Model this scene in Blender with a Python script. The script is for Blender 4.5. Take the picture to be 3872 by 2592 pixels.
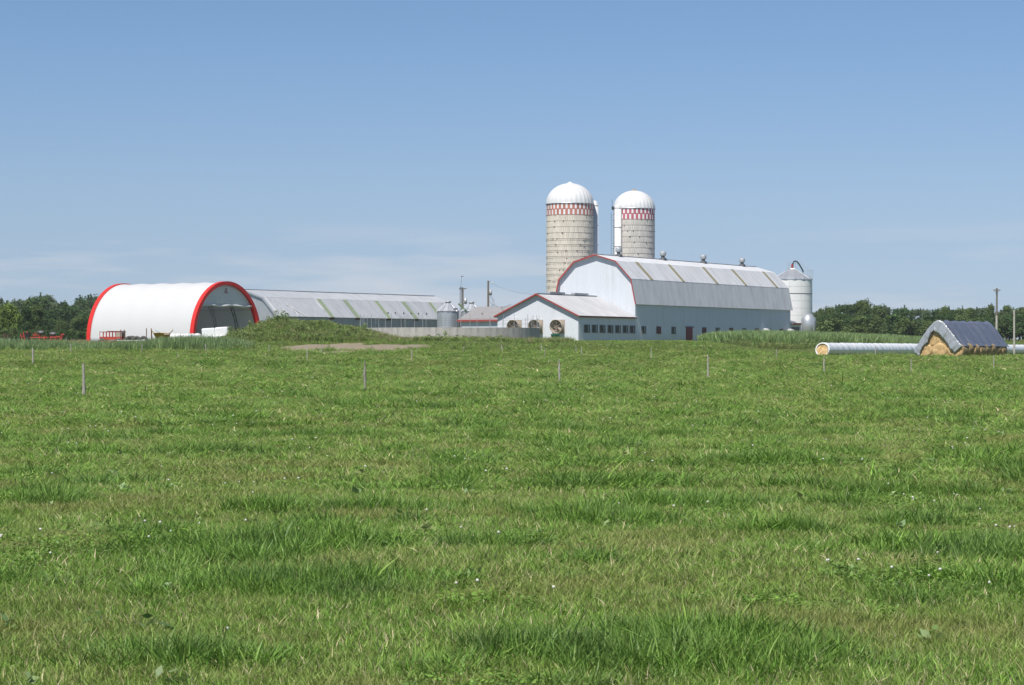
import bpy, math, random
import numpy as np
from mathutils import Vector, Matrix
R = math.radians
random.seed(7)
rng = np.random.default_rng(11)
for o in list(bpy.data.objects): bpy.data.objects.remove(o)
scene = bpy.context.scene
COL = scene.collection

# ------------------------------------------------------------------ camera
F = 9000.0            # focal length in photo pixels (55 mm kit lens on APS-C)
CX, HY, CAMZ = 1936.0, 1322.0, 1.65
cam = bpy.data.cameras.new('camera'); camo = bpy.data.objects.new('camera', cam); COL.objects.link(camo)
cam.sensor_width = 36; cam.lens = F / 3872 * 36; cam.clip_end = 20000; cam.clip_start = 0.3
camo.location = (0, 0, CAMZ); camo.rotation_euler = (R(90) + math.atan(26 / F), 0, 0)
scene.camera = camo
# ------------------------------------------------------------------ sky, sun, exposure
SUN_EL, SUN_AZ = R(56), R(26)     # azimuth: degrees to the left of straight behind the camera
sd = Vector((-math.sin(SUN_AZ) * math.cos(SUN_EL), -math.cos(SUN_AZ) * math.cos(SUN_EL), math.sin(SUN_EL)))
w = bpy.data.worlds.new('World'); scene.world = w; w.use_nodes = True
nt = w.node_tree; N = nt.nodes; L = nt.links
bg = N['Background']
sky = N.new('ShaderNodeTexSky'); sky.sky_type = 'NISHITA'; sky.sun_disc = False
sky.sun_elevation = SUN_EL; sky.sun_rotation = math.atan2(sd.x, sd.y)
sky.air_density = 0.8; sky.dust_density = 0.0; sky.ozone_density = 3.0; sky.altitude = 1500
tc = N.new('ShaderNodeTexCoord'); sep = N.new('ShaderNodeSeparateXYZ'); L.new(tc.outputs['Generated'], sep.inputs[0])
mp = N.new('ShaderNodeMapping'); mp.inputs['Scale'].default_value = (5, 5, 46); mp.inputs['Location'].default_value = (2.9, 8.1, 2.0)
L.new(tc.outputs['Generated'], mp.inputs[0])
nz = N.new('ShaderNodeTexNoise'); nz.inputs['Scale'].default_value = 1.35; nz.inputs['Detail'].default_value = 7; nz.inputs['Roughness'].default_value = 0.55
L.new(mp.outputs[0], nz.inputs['Vector'])
r1 = N.new('ShaderNodeMapRange'); r1.inputs[1].default_value = 0.43; r1.inputs[2].default_value = 0.63
L.new(nz.outputs['Fac'], r1.inputs[0])
r2 = N.new('ShaderNodeMapRange'); r2.interpolation_type = 'SMOOTHSTEP'   # cloud bank hugging the horizon
r2.inputs[1].default_value = 0.056; r2.inputs[2].default_value = 0.036
L.new(sep.outputs['Z'], r2.inputs[0])
mu = N.new('ShaderNodeMath'); mu.operation = 'MULTIPLY'; L.new(r1.outputs[0], mu.inputs[0]); L.new(r2.outputs[0], mu.inputs[1])
mu2 = N.new('ShaderNodeMath'); mu2.operation = 'MULTIPLY'; L.new(mu.outputs[0], mu2.inputs[0]); mu2.inputs[1].default_value = 0.95
mx = N.new('ShaderNodeMix'); mx.data_type = 'RGBA'
mx.inputs['B'].default_value = (6.2, 6.7, 7.5, 1)
cr = N.new('ShaderNodeValToRGB'); cr.color_ramp.interpolation = 'B_SPLINE'      # summer haze low over the horizon, the same all round
els = cr.color_ramp.elements; els[0].position = 0.0; els[0].color = (.52, .60, .82, 1); els[1].position = 0.3; els[1].color = (1, 1, 1, 1)
for p_, c_ in ((.0386, (.75, .725, .81, 1)), (.069, (.886, .85, .877, 1)), (.105, (.93, .93, .96, 1)), (.146, (.90, 1.0, 1.03, 1))):
    e_ = els.new(p_); e_.color = c_
L.new(sep.outputs['Z'], cr.inputs[0])
hz_ = N.new('ShaderNodeMix'); hz_.data_type = 'RGBA'; hz_.blend_type = 'MULTIPLY'; hz_.inputs['Factor'].default_value = 1
L.new(sky.outputs[0], hz_.inputs['A']); L.new(cr.outputs[0], hz_.inputs['B'])
L.new(mu2.outputs[0], mx.inputs['Factor']); L.new(hz_.outputs['Result'], mx.inputs['A'])
L.new(mx.outputs['Result'], bg.inputs['Color'])
bg.inputs['Strength'].default_value = 0.07
sun = bpy.data.lights.new('sun', 'SUN'); suno = bpy.data.objects.new('sun', sun); COL.objects.link(suno)
sun.energy = 3.6; sun.angle = R(0.5); sun.color = (1.0, 0.955, 0.88)
suno.rotation_euler = (-sd).to_track_quat('-Z', 'Y').to_euler()
vs = scene.view_settings; vs.view_transform = 'Standard'; vs.look = 'None'; vs.exposure = 0.5; vs.gamma = 1
cy = scene.cycles; cy.max_bounces = 6; cy.diffuse_bounces = 3; cy.glossy_bounces = 3; cy.transmission_bounces = 4; cy.transparent_max_bounces = 4

# ------------------------------------------------------------------ helpers
def lerp(a, b, t): return a + (b - a) * t
def sstep(a, b, x):
    t = np.clip((np.asarray(x, float) - a) / (b - a), 0, 1); return t * t * (3 - 2 * t)
_perm = np.random.default_rng(3).random((256, 256))
def vnoise(x, y):
    x = np.asarray(x, float); y = np.asarray(y, float)
    xi = np.floor(x).astype(int); yi = np.floor(y).astype(int)
    fx = x - xi; fy = y - yi; fx = fx * fx * (3 - 2 * fx); fy = fy * fy * (3 - 2 * fy)
    g = lambda a, b: _perm[a & 255, b & 255]
    return lerp(lerp(g(xi, yi), g(xi + 1, yi), fx), lerp(g(xi, yi + 1), g(xi + 1, yi + 1), fx), fy)
def fbm(x, y, o=4):
    s = 0; a = 1; t = 0
    for k in range(o):
        s = s + a * vnoise(x * 2 ** k + 17.3 * k, y * 2 ** k + 5.1 * k); t += a; a *= 0.5
    return s / t

TX, TY, TA = 31.7, 243.0, R(22)          # start and heading of the wrapped bale row
TD = (math.sin(TA), math.cos(TA)); TN = (-math.cos(TA), math.sin(TA))
PL = np.array([(-60, 0), (165, 0), (185, .12), (198, .55), (215, .95), (235, 1.45), (250, 1.8), (270, 2.25), (300, 2.62), (325, 2.82), (450, 2.9), (650, 3.2), (1000, 4), (4000, 4)])
PW = np.array([(-60, 0), (165, 0), (185, .12), (198, .55), (215, .95), (235, 1.45), (250, 1.75), (270, 2.1), (300, 2.32), (345, 2.42), (400, 2.85), (650, 3.2), (1000, 4), (4000, 4)])
PR = np.array([(-60, 0), (165, 0), (190, .2), (200, .5), (230, .9), (260, 1.2), (280, 1.6), (300, 1.9), (330, 2.3), (400, 2.8), (500, 3.6), (650, 4.4), (1000, 5), (4000, 5)])
PE = np.array([(-900, .9), (3, .9), (14, 1.9), (25, 2.2), (60, 2.8), (120, 3.5), (300, 4.5), (1000, 5)])
PM = np.array([(-37, 0), (-35, .12), (-33, .5), (-30.4, 1.5), (-28.5, 2.15), (-26.9, 2.2), (-23.6, 1.95), (-21.8, 1.75), (-18.9, 1.25), (-17, .9), (-15, .35), (-13, 0)])
def gz0(x, y):
    x = np.asarray(x, float); y = np.asarray(y, float)
    px = CX + F * x / np.maximum(y, 60)
    wr = sstep(2550, 2950, px)
    zl = lerp(np.interp(y, PW[:, 0], PW[:, 1]), np.interp(y, PL[:, 0], PL[:, 1]), sstep(720, 960, px))
    e = (x - TX) * TN[0] + (y - TY) * TN[1]
    rd = np.interp(y, PR[:, 0], PR[:, 1]); re = np.minimum(rd, np.interp(e, PE[:, 0], PE[:, 1]))
    zr = lerp(re, rd, sstep(450, 540, y))
    m = np.interp(x + 1.2 * (fbm(y * .15, x * .15) - .5), PM[:, 0], PM[:, 1]) * sstep(268, 284, y) * (1 - sstep(288, 301, y))
    m = m * (0.8 + 0.4 * fbm(x * .35 + 9, y * .35))
    return lerp(zl, zr, wr) + m
def gz(x, y):
    x = np.asarray(x, float); y = np.asarray(y, float)
    amp = 1 - sstep(300, 315, y)
    und = (fbm(x * .11 + 3, y * .11, 3) - .5) * .16 + (fbm(x * .45, y * .45 + 7, 3) - .5) * .12
    und = und * amp * sstep(2, 14, y)
    return gz0(x, y) + und
def P(px, py, d):
    return Vector(((px - CX) / F * d, d, CAMZ - (py - HY) / F * d))
def hitground(px, py, d0=20, d1=420):
    ds = np.arange(d0, d1, .5); x = (px - CX) / F * ds; z = CAMZ - (py - HY) / F * ds
    g = gz0(x, ds); k = np.nonzero(z <= g)[0]
    return float(ds[k[0]]) if len(k) else None

# ---- materials
MATS = {}
def M(name, base, rough=.7, metal=0., var=0., vscale=2., stretch=(1, 1, 1), bump=0., bscale=15., bstretch=(1, 1, 1),
      base2=None, mix=(.45, .6), spec=.4, translucent=0., attr=None, coord='Object', rnd=0., wave=None):
    m = bpy.data.materials.new(name); m.use_nodes = True; MATS[name] = m
    n = m.node_tree.nodes; l = m.node_tree.links; b = n['Principled BSDF']
    b.inputs['Roughness'].default_value = rough; b.inputs['Metallic'].default_value = metal
    b.inputs['Specular IOR Level'].default_value = spec
    b.inputs['Base Color'].default_value = (*base, 1)
    if coord != 'Position':
        t = n.new('ShaderNodeTexCoord'); src = t.outputs[coord]
    else:
        src = n.new('ShaderNodeNewGeometry').outputs['Position']
    col = None
    if attr:
        a = n.new('ShaderNodeAttribute'); a.attribute_name = attr; col = a.outputs['Color']
    if base2 is not None:
        mpn = n.new('ShaderNodeMapping'); mpn.inputs['Scale'].default_value = stretch; l.new(src, mpn.inputs[0])
        z = n.new('ShaderNodeTexNoise'); z.inputs['Scale'].default_value = vscale; z.inputs['Detail'].default_value = 6; z.inputs['Roughness'].default_value = .62
        l.new(mpn.outputs[0], z.inputs['Vector'])
        r = n.new('ShaderNodeMapRange'); r.inputs[1].default_value = mix[0]; r.inputs[2].default_value = mix[1]; l.new(z.outputs['Fac'], r.inputs[0])
        x = n.new('ShaderNodeMix'); x.data_type = 'RGBA'; l.new(r.outputs[0], x.inputs['Factor'])
        x.inputs['B'].default_value = (*base2, 1)
        if col is not None: l.new(col, x.inputs['A'])
        else: x.inputs['A'].default_value = (*base, 1)
        col = x.outputs['Result']
    if var > 0 or rnd > 0:
        h = n.new('ShaderNodeHueSaturation')
        if col is not None: l.new(col, h.inputs['Color'])
        else: h.inputs['Color'].default_value = (*base, 1)
        val = None
        if var > 0:
            mpn = n.new('ShaderNodeMapping'); mpn.inputs['Scale'].default_value = stretch; l.new(src, mpn.inputs[0])
            z = n.new('ShaderNodeTexNoise'); z.inputs['Scale'].default_value = vscale * 1.7; z.inputs['Detail'].default_value = 5
            l.new(mpn.outputs[0], z.inputs['Vector'])
            r = n.new('ShaderNodeMapRange'); r.inputs[1].default_value = .3; r.inputs[2].default_value = .7
            r.inputs[3].default_value = 1 - var; r.inputs[4].default_value = 1 + var; l.new(z.outputs['Fac'], r.inputs[0]); val = r.outputs[0]
        if rnd > 0:
            oi = n.new('ShaderNodeObjectInfo')
            r = n.new('ShaderNodeMapRange'); r.inputs[3].default_value = 1 - rnd; r.inputs[4].default_value = 1 + rnd; l.new(oi.outputs['Random'], r.inputs[0])
            if val is not None:
                q = n.new('ShaderNodeMath'); q.operation = 'MULTIPLY'; l.new(val, q.inputs[0]); l.new(r.outputs[0], q.inputs[1]); val = q.outputs[0]
            else: val = r.outputs[0]
        l.new(val, h.inputs['Value']); col = h.outputs['Color']
    if col is not None: l.new(col, b.inputs['Base Color'])
    nrm = None
    if bump > 0:
        mpn = n.new('ShaderNodeMapping'); mpn.inputs['Scale'].default_value = bstretch; l.new(src, mpn.inputs[0])
        z = n.new('ShaderNodeTexNoise'); z.inputs['Scale'].default_value = bscale; z.inputs['Detail'].default_value = 4; l.new(mpn.outputs[0], z.inputs['Vector'])
        bp = n.new('ShaderNodeBump'); bp.inputs['Strength'].default_value = 1.0; bp.inputs['Distance'].default_value = bump; l.new(z.outputs['Fac'], bp.inputs['Height'])
        l.new(bp.outputs[0], b.inputs['Normal']); nrm = bp.outputs[0]
    if translucent > 0:
        tr = n.new('ShaderNodeBsdfTranslucent'); ms = n.new('ShaderNodeMixShader'); ms.inputs[0].default_value = translucent
        if col is not None: l.new(col, tr.inputs['Color'])
        else: tr.inputs['Color'].default_value = (*base, 1)
        if nrm is not None: l.new(nrm, tr.inputs['Normal'])
        l.new(b.outputs[0], ms.inputs[1]); l.new(tr.outputs[0], ms.inputs[2]); l.new(ms.outputs[0], n['Material Output'].inputs[0])
    return m

white_metal = M('white_painted_metal', (.70, .728, .775), .45, var=.03, vscale=.8, stretch=(1.6, 1.6, .12), spec=.4, base2=(.62, .635, .65), mix=(.54, .78))
roof_metal = M('weathered_roof_metal', (.55, .56, .585), .45, metal=.12, var=.08, vscale=.6, stretch=(.4, 1.6, .4), base2=(.45, .46, .49), mix=(.45, .75))
wing_roof = M('greyed_roof_metal', (.45, .45, .465), .55, var=.10, vscale=.5, stretch=(.5, 1.8, .5), base2=(.54, .54, .55), mix=(.45, .75))
galv = M('galvanised_metal', (.55, .57, .60), .38, metal=.55, var=.08, vscale=1.2, stretch=(1, 1, .4))
galv_old = M('old_galvanised_metal', (.43, .45, .48), .45, metal=.25, var=.07, vscale=.5, stretch=(.5, 1.5, .5), base2=(.36, .38, .41), mix=(.45, .7))
galv_shiny = M('new_galvanised_metal', (.46, .48, .51), .36, metal=.35, var=.08, vscale=.8, stretch=(.5, 1.5, .5), bump=.02, bscale=1.6)
red_trim = M('red_trim_paint', (.38, .062, .055), .55, var=.1, vscale=1)
dark_red = M('dark_red_paint', (.22, .03, .035), .55, var=.12)
skylight_m = M('yellowed_fibreglass', (.34, .30, .17), .5, var=.1)
green_glass = M('green_fibreglass', (.30, .36, .23), .5, var=.18, vscale=1.5)
glass = M('dark_window_glass', (.018, .026, .022), .25, spec=.12)
frame_white = M('window_frame_paint', (.50, .51, .50), .5)
frame_grey = M('weathered_window_frame', (.22, .21, .20), .7)
dark_metal = M('dark_metal', (.05, .05, .055), .6, var=.15)
grey_metal = M('grey_vent_metal', (.42, .44, .46), .5, metal=.2, var=.1)
concrete = M('silo_concrete', (.73, .665, .575), .9, var=.12, vscale=.9, rnd=.10, bump=.006, bscale=14)
concrete2 = M('silo_concrete_grey', (.60, .57, .53), .9, var=.12, vscale=.9, rnd=.09, bump=.006, bscale=14)
joint = M('dark_joint', (.36, .325, .28), .95, var=.3, vscale=.8)
red_stave = M('faded_red_stave', (.50, .19, .155), .8, var=.15, vscale=3, rnd=.18)
pink_stave = M('faded_crimson_stave', (.48, .13, .17), .8, var=.15, vscale=3, rnd=.14)
white_stave = M('white_stave_paint', (.78, .78, .77), .7, var=.05, vscale=3, rnd=.06)
dome_m = M('white_dome_metal', (.73, .73, .735), .45, var=.03, rnd=.02)
hoop_m = M('rusty_steel_hoop', (.19, .165, .14), .7)
tank_con = M('tank_concrete', (.44, .42, .39), .92, var=.15, vscale=.8, base2=(.24, .22, .20), mix=(.55, .72), stretch=(1, 1, .45), bump=.01, bscale=10)
fabric = M('white_fabric', (.84, .84, .85), .55, translucent=.34, spec=.3)
fabric_red = M('red_vinyl', (.72, .03, .025), .5, var=.05)
fabric_end = M('end_wall_fabric', (.78, .79, .81), .5, translucent=.1, bump=.02, bscale=1.2)
wood = M('weathered_wood', (.38, .35, .31), .9, var=.25, vscale=6, stretch=(3, 3, .5), rnd=.2)
pole_wood = M('pole_wood', (.20, .175, .145), .9, var=.2, vscale=4, stretch=(3, 3, .4))
pole_light = M('bleached_pole_wood', (.46, .43, .38), .9, var=.15, vscale=4, stretch=(3, 3, .4))
wire_m = M('wire', (.12, .12, .13), .6)
wrap = M('white_plastic_wrap', (.90, .90, .90), .28, var=.03, bump=.012, bscale=3.0)
hay_face = M('straw_face', (.60, .42, .21), .95, var=.2, vscale=3, bump=.03, bscale=12, base2=(.40, .24, .10), mix=(.5, .7))
hay_side = M('weathered_hay_side', (.46, .33, .17), .95, var=.3, vscale=3, stretch=(1, .3, 1), bump=.03, bscale=14, base2=(.22, .16, .085), mix=(.45, .66))
tarp_dark = M('slate_tarp', (.125, .145, .20), .33, var=.25, vscale=1.3, stretch=(.6, 3, .35), bump=.07, bscale=2.2, bstretch=(.7, 3, .4), base2=(.24, .25, .29), mix=(.52, .85))  # paler streaks put the sheen of the wrinkles into the colour
tarp_silver = M('silver_tarp', (.44, .46, .50), .34, metal=.3, bump=.12, bscale=2.6, bstretch=(2.5, 2.5, .6))
imp_red = M('implement_red', (.50, .065, .045), .55, var=.2, vscale=3)
imp_black = M('implement_black', (.02, .018, .016), .7, var=.2)
tyre_m = M('tyre_rubber', (.10, .095, .09), .85, var=.2)
yellow_m = M('machine_yellow', (.55, .30, .035), .55, var=.18, vscale=2)
brown_rust = M('rusty_brown', (.14, .07, .05), .8, var=.2)
fan_m = M('dusty_fan_housing', (.42, .36, .29), .85, var=.2, vscale=3)
fan_dark = M('dusty_fan_blade', (.34, .285, .22), .85, var=.2, vscale=3)
turq = M('turquoise_plastic', (.03, .30, .24), .4)
slurry = M('slurry_crust', (.10, .075, .05), .95, var=.3)
grey_roof = M('grey_shingle_roof', (.30, .29, .29), .75, var=.06, vscale=1)
bin_white = M('white_bin_enamel', (.84, .84, .83), .4, var=.03, rnd=.03)
bark = M('bark', (.12, .10, .08), .95, var=.2)
white_plastic = M('white_plastic', (.80, .80, .80), .4)

# ---- mesh builder
class MB:
    def __init__(s): s.v = []; s.f = []; s.m = []; s.sm = []; s.c = []
    def add(s, verts, faces, mi=0, smooth=False, col=None):
        b = len(s.v); s.v.extend([tuple(p) for p in verts])
        for f in faces: s.f.append(tuple(i + b for i in f)); s.m.append(mi); s.sm.append(smooth)
        if col is not None: s.c.extend([col] * len(verts))
        return s
    def box(s, c, size, rot=None, mi=0):
        hx, hy, hz = size[0] / 2, size[1] / 2, size[2] / 2
        vs_ = [Vector((x, y, z)) for x in (-hx, hx) for y in (-hy, hy) for z in (-hz, hz)]
        if rot is not None: vs_ = [rot @ v for v in vs_]
        c = Vector(c)
        return s.add([v + c for v in vs_], [(0, 1, 3, 2), (4, 6, 7, 5), (0, 4, 5, 1), (2, 3, 7, 6), (0, 2, 6, 4), (1, 5, 7, 3)], mi)
    def bar(s, a, b, wd, th=None, mi=0, up=(0, 0, 1)):
        a = Vector(a); b = Vector(b); th = th or wd; d = (b - a); ln = d.length; d.normalize()
        u = Vector(up); sx = d.cross(u)
        if sx.length < 1e-4: sx = d.cross(Vector((1, 0, 0)))
        sx.normalize(); sz = sx.cross(d)
        rot = Matrix((sx, d, sz)).transposed()
        return s.box((a + b) / 2, (wd, ln, th), rot, mi)
    def tube(s, pts, r, n=8, mi=0, smooth=True, cap=True):
        pts = [Vector(p) for p in pts]; rs = r if isinstance(r, (list, tuple)) else [r] * len(pts)
        vs_ = []; k = len(pts)
        ref = Vector((0, 0, 1))
        for i, p in enumerate(pts):
            d = (pts[min(i + 1, k - 1)] - pts[max(i - 1, 0)]).normalized()
            a = d.cross(ref)
            if a.length < .05: a = d.cross(Vector((1, 0, 0)))
            a.normalize(); b = d.cross(a)
            for j in range(n):
                t = 2 * math.pi * j / n; vs_.append(p + (a * math.cos(t) + b * math.sin(t)) * rs[i])
        fs = [(i * n + j, i * n + (j + 1) % n, (i + 1) * n + (j + 1) % n, (i + 1) * n + j) for i in range(k - 1) for j in range(n)]
        s.add(vs_, fs, mi, smooth)
        if cap: s.add([vs_[j] for j in range(n)], [tuple(range(n))], mi); s.add([vs_[(k - 1) * n + j] for j in range(n)], [tuple(range(n - 1, -1, -1))], mi)
        return s
    def lathe(s, prof, n=32, mi=0, smooth=True, c=(0, 0, 0), a0=0, a1=2 * math.pi):
        closed = abs(a1 - a0 - 2 * math.pi) < 1e-6; cols = n if closed else n + 1
        vs_ = [(c[0] + r * math.cos(a0 + (a1 - a0) * j / n), c[1] + r * math.sin(a0 + (a1 - a0) * j / n), c[2] + z) for (r, z) in prof for j in range(cols)]
        fs = [(i * cols + j, i * cols + (j + 1) % cols, (i + 1) * cols + (j + 1) % cols, (i + 1) * cols + j) for i in range(len(prof) - 1) for j in range(n)]
        return s.add(vs_, fs, mi, smooth)
    def grid(s, pts, mi=0, smooth=True):       # pts[i][j]
        a = len(pts); b = len(pts[0])
        return s.add([p for r in pts for p in r], [(i * b + j, i * b + j + 1, (i + 1) * b + j + 1, (i + 1) * b + j) for i in range(a - 1) for j in range(b - 1)], mi, smooth)
    def prism(s, poly, ax, d, mi=0):           # poly of 3D points, extruded by vector
        n = len(poly); p = [Vector(q) for q in poly]; e = Vector(ax) * d
        return s.add(p + [q + e for q in p], [tuple(range(n - 1, -1, -1)), tuple(range(n, 2 * n))] + [(i, (i + 1) % n, n + (i + 1) % n, n + i) for i in range(n)], mi)
    def mesh(s, name, mats):
        me = bpy.data.meshes.new(name); me.from_pydata(s.v, [], s.f)
        for m in (mats if isinstance(mats, (list, tuple)) else [mats]): me.materials.append(m)
        me.polygons.foreach_set('material_index', s.m); me.polygons.foreach_set('use_smooth', s.sm)
        if s.c and len(s.c) == len(s.v):
            a = me.color_attributes.new('col', 'FLOAT_COLOR', 'POINT'); a.data.foreach_set('color', np.array([(*c, 1) for c in s.c], 'f').ravel())
        me.update(); return me
    def build(s, name, mats, parent=None, loc=None, rz=None):
        o = bpy.data.objects.new(name, s.mesh(name, mats)); COL.objects.link(o)
        if parent: o.parent = parent
        if loc is not None: o.location = loc
        if rz is not None: o.rotation_euler[2] = rz
        return o
def tag(o, label=None, cat=None, group=None, kind=None):
    if label: o['label'] = label
    if cat: o['category'] = cat
    if group: o['group'] = group
    if kind: o['kind'] = kind
    return o
def thing(name, label, cat, loc=(0, 0, 0), rz=0, group=None):
    o = bpy.data.objects.new(name, None); COL.objects.link(o); o.location = loc; o.rotation_euler = (0, 0, rz); o.empty_display_size = .5
    return tag(o, label, cat, group)
def inst(me, name, parent=None, loc=(0, 0, 0), rot=(0, 0, 0), scale=(1, 1, 1)):
    o = bpy.data.objects.new(name, me); COL.objects.link(o); o.location = loc; o.rotation_euler = rot; o.scale = scale
    if parent: o.parent = parent
    return o
def ribbed(x0, x1, pitch, depth, f0, f1, org, ax, up_fn=None, nrm=(0, -1, 0), keep=lambda x: True):
    """corrugated sheet: profile runs along ax from x0 to x1, each column from point f0(x) to f1(x) (3D), ribs stand out along nrm"""
    mb = MB(); ns = Vector(nrm); xs = []
    n = max(1, int(round((x1 - x0) / pitch))); p = (x1 - x0) / n
    for i in range(n):
        b = x0 + i * p
        xs += [(b, 0), (b + p * .62, 0), (b + p * .72, 1), (b + p * .90, 1)]
    xs.append((x1, 0))
    lo = [Vector(f0(x)) + ns * depth * k for x, k in xs]; hi = [Vector(f1(x)) + ns * depth * k for x, k in xs]
    m = len(xs)
    mb.add(lo + hi, [(i, i + 1, m + i + 1, m + i) for i in range(m - 1)])
    return mb

# ------------------------------------------------------------------ ground
xs = np.unique(np.concatenate([np.linspace(-2500, -160, 24), np.linspace(-160, -60, 50), np.linspace(-60, 70, 300), np.linspace(70, 180, 50), np.linspace(180, 2500, 24)]))
ys = np.unique(np.concatenate([np.linspace(-60, 4, 8), np.linspace(4, 60, 140), np.linspace(60, 190, 160), np.linspace(190, 345, 260), np.linspace(345, 700, 60), np.linspace(700, 4000, 24)]))
GX, GY = np.meshgrid(xs, ys)
GZ = gz(GX, GY)
def dirt_mask(x, y):
    px = CX + F * x / np.maximum(y, 60)
    n = (fbm(x * .5, y * .25) - .5)
    xx = np.clip((px - 1010) / 640, 0, 1)
    half = 7 + 15 * np.sin(np.pi * np.clip(xx, .02, .9)); cy = 247 + 10 * xx
    return sstep(0, .35, 1 - np.abs(y - cy) / half + n * 1.4) * sstep(1000, 1060, px) * (1 - sstep(1560, 1680, px))
def lush_mask(x, y):
    """isolated rounded clumps (jittered cells of two sizes) with a ragged edge"""
    x = np.asarray(x, float); y = np.asarray(y, float); out = np.zeros_like(x)
    rag = (fbm(x * 1.7 + 31, y * 1.7 + 11, 4) - .5) * 1.3; big = fbm(x * .07 + 2, y * .05 + 40, 3)
    for cell, off, prob in ((2.9, 0, .48), (1.45, 57, .34)):
        u, v = x / cell, y / cell; iu, iv = np.floor(u).astype(int), np.floor(v).astype(int)
        for du in (-1, 0, 1):
            for dv in (-1, 0, 1):
                a, b = iu + du, iv + dv; h1 = _perm[(a + off) & 255, b & 255]; h2 = _perm[(a * 7 + 13 + off) & 255, (b * 3 + 5) & 255]; h3 = _perm[(a * 5 + 91) & 255, (b * 11 + 17 + off) & 255]
                r = .11 + .27 * h3 ** 1.5
                q = np.sqrt(((u - a - .2 - .6 * h1) / 1.25) ** 2 + (v - b - .2 - .6 * h2) ** 2) / r + rag
                out = np.maximum(out, np.where(_perm[(a * 3 + off) & 255, (b * 13 + 7) & 255] < prob * (.35 + 1.3 * big), np.clip(1.25 - q, 0, 1), 0))
    return out
dirt = dirt_mask(GX, GY); lush = lush_mask(GX, GY)
nx_, ny_ = len(xs), len(ys)
me = bpy.data.meshes.new('ground')
idx = np.arange(nx_ * ny_).reshape(ny_, nx_)
quads = np.stack([idx[:-1, :-1], idx[:-1, 1:], idx[1:, 1:], idx[1:, :-1]], -1).reshape(-1, 4)
me.from_pydata(np.stack([GX, GY, GZ], -1).reshape(-1, 3).tolist(), [], quads.tolist())
me.polygons.foreach_set('use_smooth', [True] * len(me.polygons))
for nm, arr in (('dirt', dirt), ('lush', lush)):
    a = me.attributes.new(nm, 'FLOAT', 'POINT'); a.data.foreach_set('value', arr.ravel().astype('f'))
gm = bpy.data.materials.new('pasture_ground'); gm.use_nodes = True; n = gm.node_tree.nodes; l = gm.node_tree.links; b = n['Principled BSDF']
b.inputs['Roughness'].default_value = .95; b.inputs['Specular IOR Level'].default_value = .1
geo = n.new('ShaderNodeNewGeometry')
def gnoise(scale, st=(1, 1, 1), det=6):
    mpn = n.new('ShaderNodeMapping'); mpn.inputs['Scale'].default_value = st; l.new(geo.outputs['Position'], mpn.inputs[0])
    z = n.new('ShaderNodeTexNoise'); z.inputs['Scale'].default_value = scale; z.inputs['Detail'].default_value = det; z.inputs['Roughness'].default_value = .6; l.new(mpn.outputs[0], z.inputs['Vector']); return z.outputs['Fac']
def gmix(fac, a, bb, lo=.4, hi=.6):
    r = n.new('ShaderNodeMapRange'); r.inputs[1].default_value = lo; r.inputs[2].default_value = hi; l.new(fac, r.inputs[0])
    x = n.new('ShaderNodeMix'); x.data_type = 'RGBA'; l.new(r.outputs[0], x.inputs['Factor'])
    for k, q in (('A', a), ('B', bb)):
        if isinstance(q, tuple): x.inputs[k].default_value = (*q, 1)
        else: l.new(q, x.inputs[k])
    return x.outputs['Result']
def gattr(nm):
    a = n.new('ShaderNodeAttribute'); a.attribute_name = nm; return a.outputs['Fac']
c0 = gmix(gnoise(.5), (.10, .14, .035), (.15, .165, .055), .4, .62)
c0 = gmix(gnoise(9, det=3), c0, (.06, .075, .022), .48, .68)  # dark specks: bare soil, and shade between tufts put into the colour
c0 = gmix(gnoise(.9, (1, .8, 1)), c0, (.22, .19, .10), .62, .78)
c1 = gmix(gattr('lush'), c0, (.075, .15, .03), 0, 1)
dn = gmix(gnoise(1.3), (.32, .275, .205), (.26, .215, .15), .4, .6)
c2 = gmix(gattr('dirt'), c1, dn, .1, .6)
l.new(c2, b.inputs['Base Color'])
bp = n.new('ShaderNodeBump'); bp.inputs['Distance'].default_value = .05; l.new(gnoise(7, det=4), bp.inputs['Height']); l.new(bp.outputs[0], b.inputs['Normal'])
me.materials.append(gm)
ground = bpy.data.objects.new('ground', me); COL.objects.link(ground); tag(ground, 'wide green pasture rising gently to the farmyard', kind='structure')

# ------------------------------------------------------------------ main barn
TB = R(28.3); U = Vector((math.sin(TB), math.cos(TB), 0)); V = Vector((math.cos(TB), -math.sin(TB), 0))
YARD = 2.8
A = Vector((11.53, 333, YARD))
barn = thing('dairy_barn', 'long white metal barn with gambrel roof and red trimmed gable', 'barn', A, -TB)
LEN = 58.8
PROF = [(0, 12.14), (3.26, 11.2), (5.67, 8.67), (6.41, 5.11)]
def under(x):       # height of the roof underside at |x|
    xs_ = [p[0] for p in PROF]; zs_ = [p[1] for p in PROF]
    return float(np.interp(abs(x), xs_, zs_))
HW = 6.1
mb = ribbed(-HW, HW, .3, .022, lambda x: (x, .45, -.4), lambda x: (x, .45, min(under(x) - .06, 12)), 0, 0)
mb.build('gable_wall', white_metal, barn)
mb = ribbed(-HW, HW, .3, .022, lambda x: (x, LEN - .3, -.4), lambda x: (x, LEN - .3, under(x) - .06), 0, 0, nrm=(0, 1, 0)); mb.build('back_gable_wall', white_metal, barn)
mb = ribbed(.452, LEN - .302, .3, .022, lambda y: (HW, y, -.4), lambda y: (HW, y, 6.45), 0, 0, nrm=(1, 0, 0)); mb.build('side_wall', white_metal, barn)
mb = ribbed(.452, LEN - .302, .3, .022, lambda y: (-HW, y, -.4), lambda y: (-HW, y, 6.45), 0, 0, nrm=(-1, 0, 0)); mb.build('side_wall', white_metal, barn)
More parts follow.
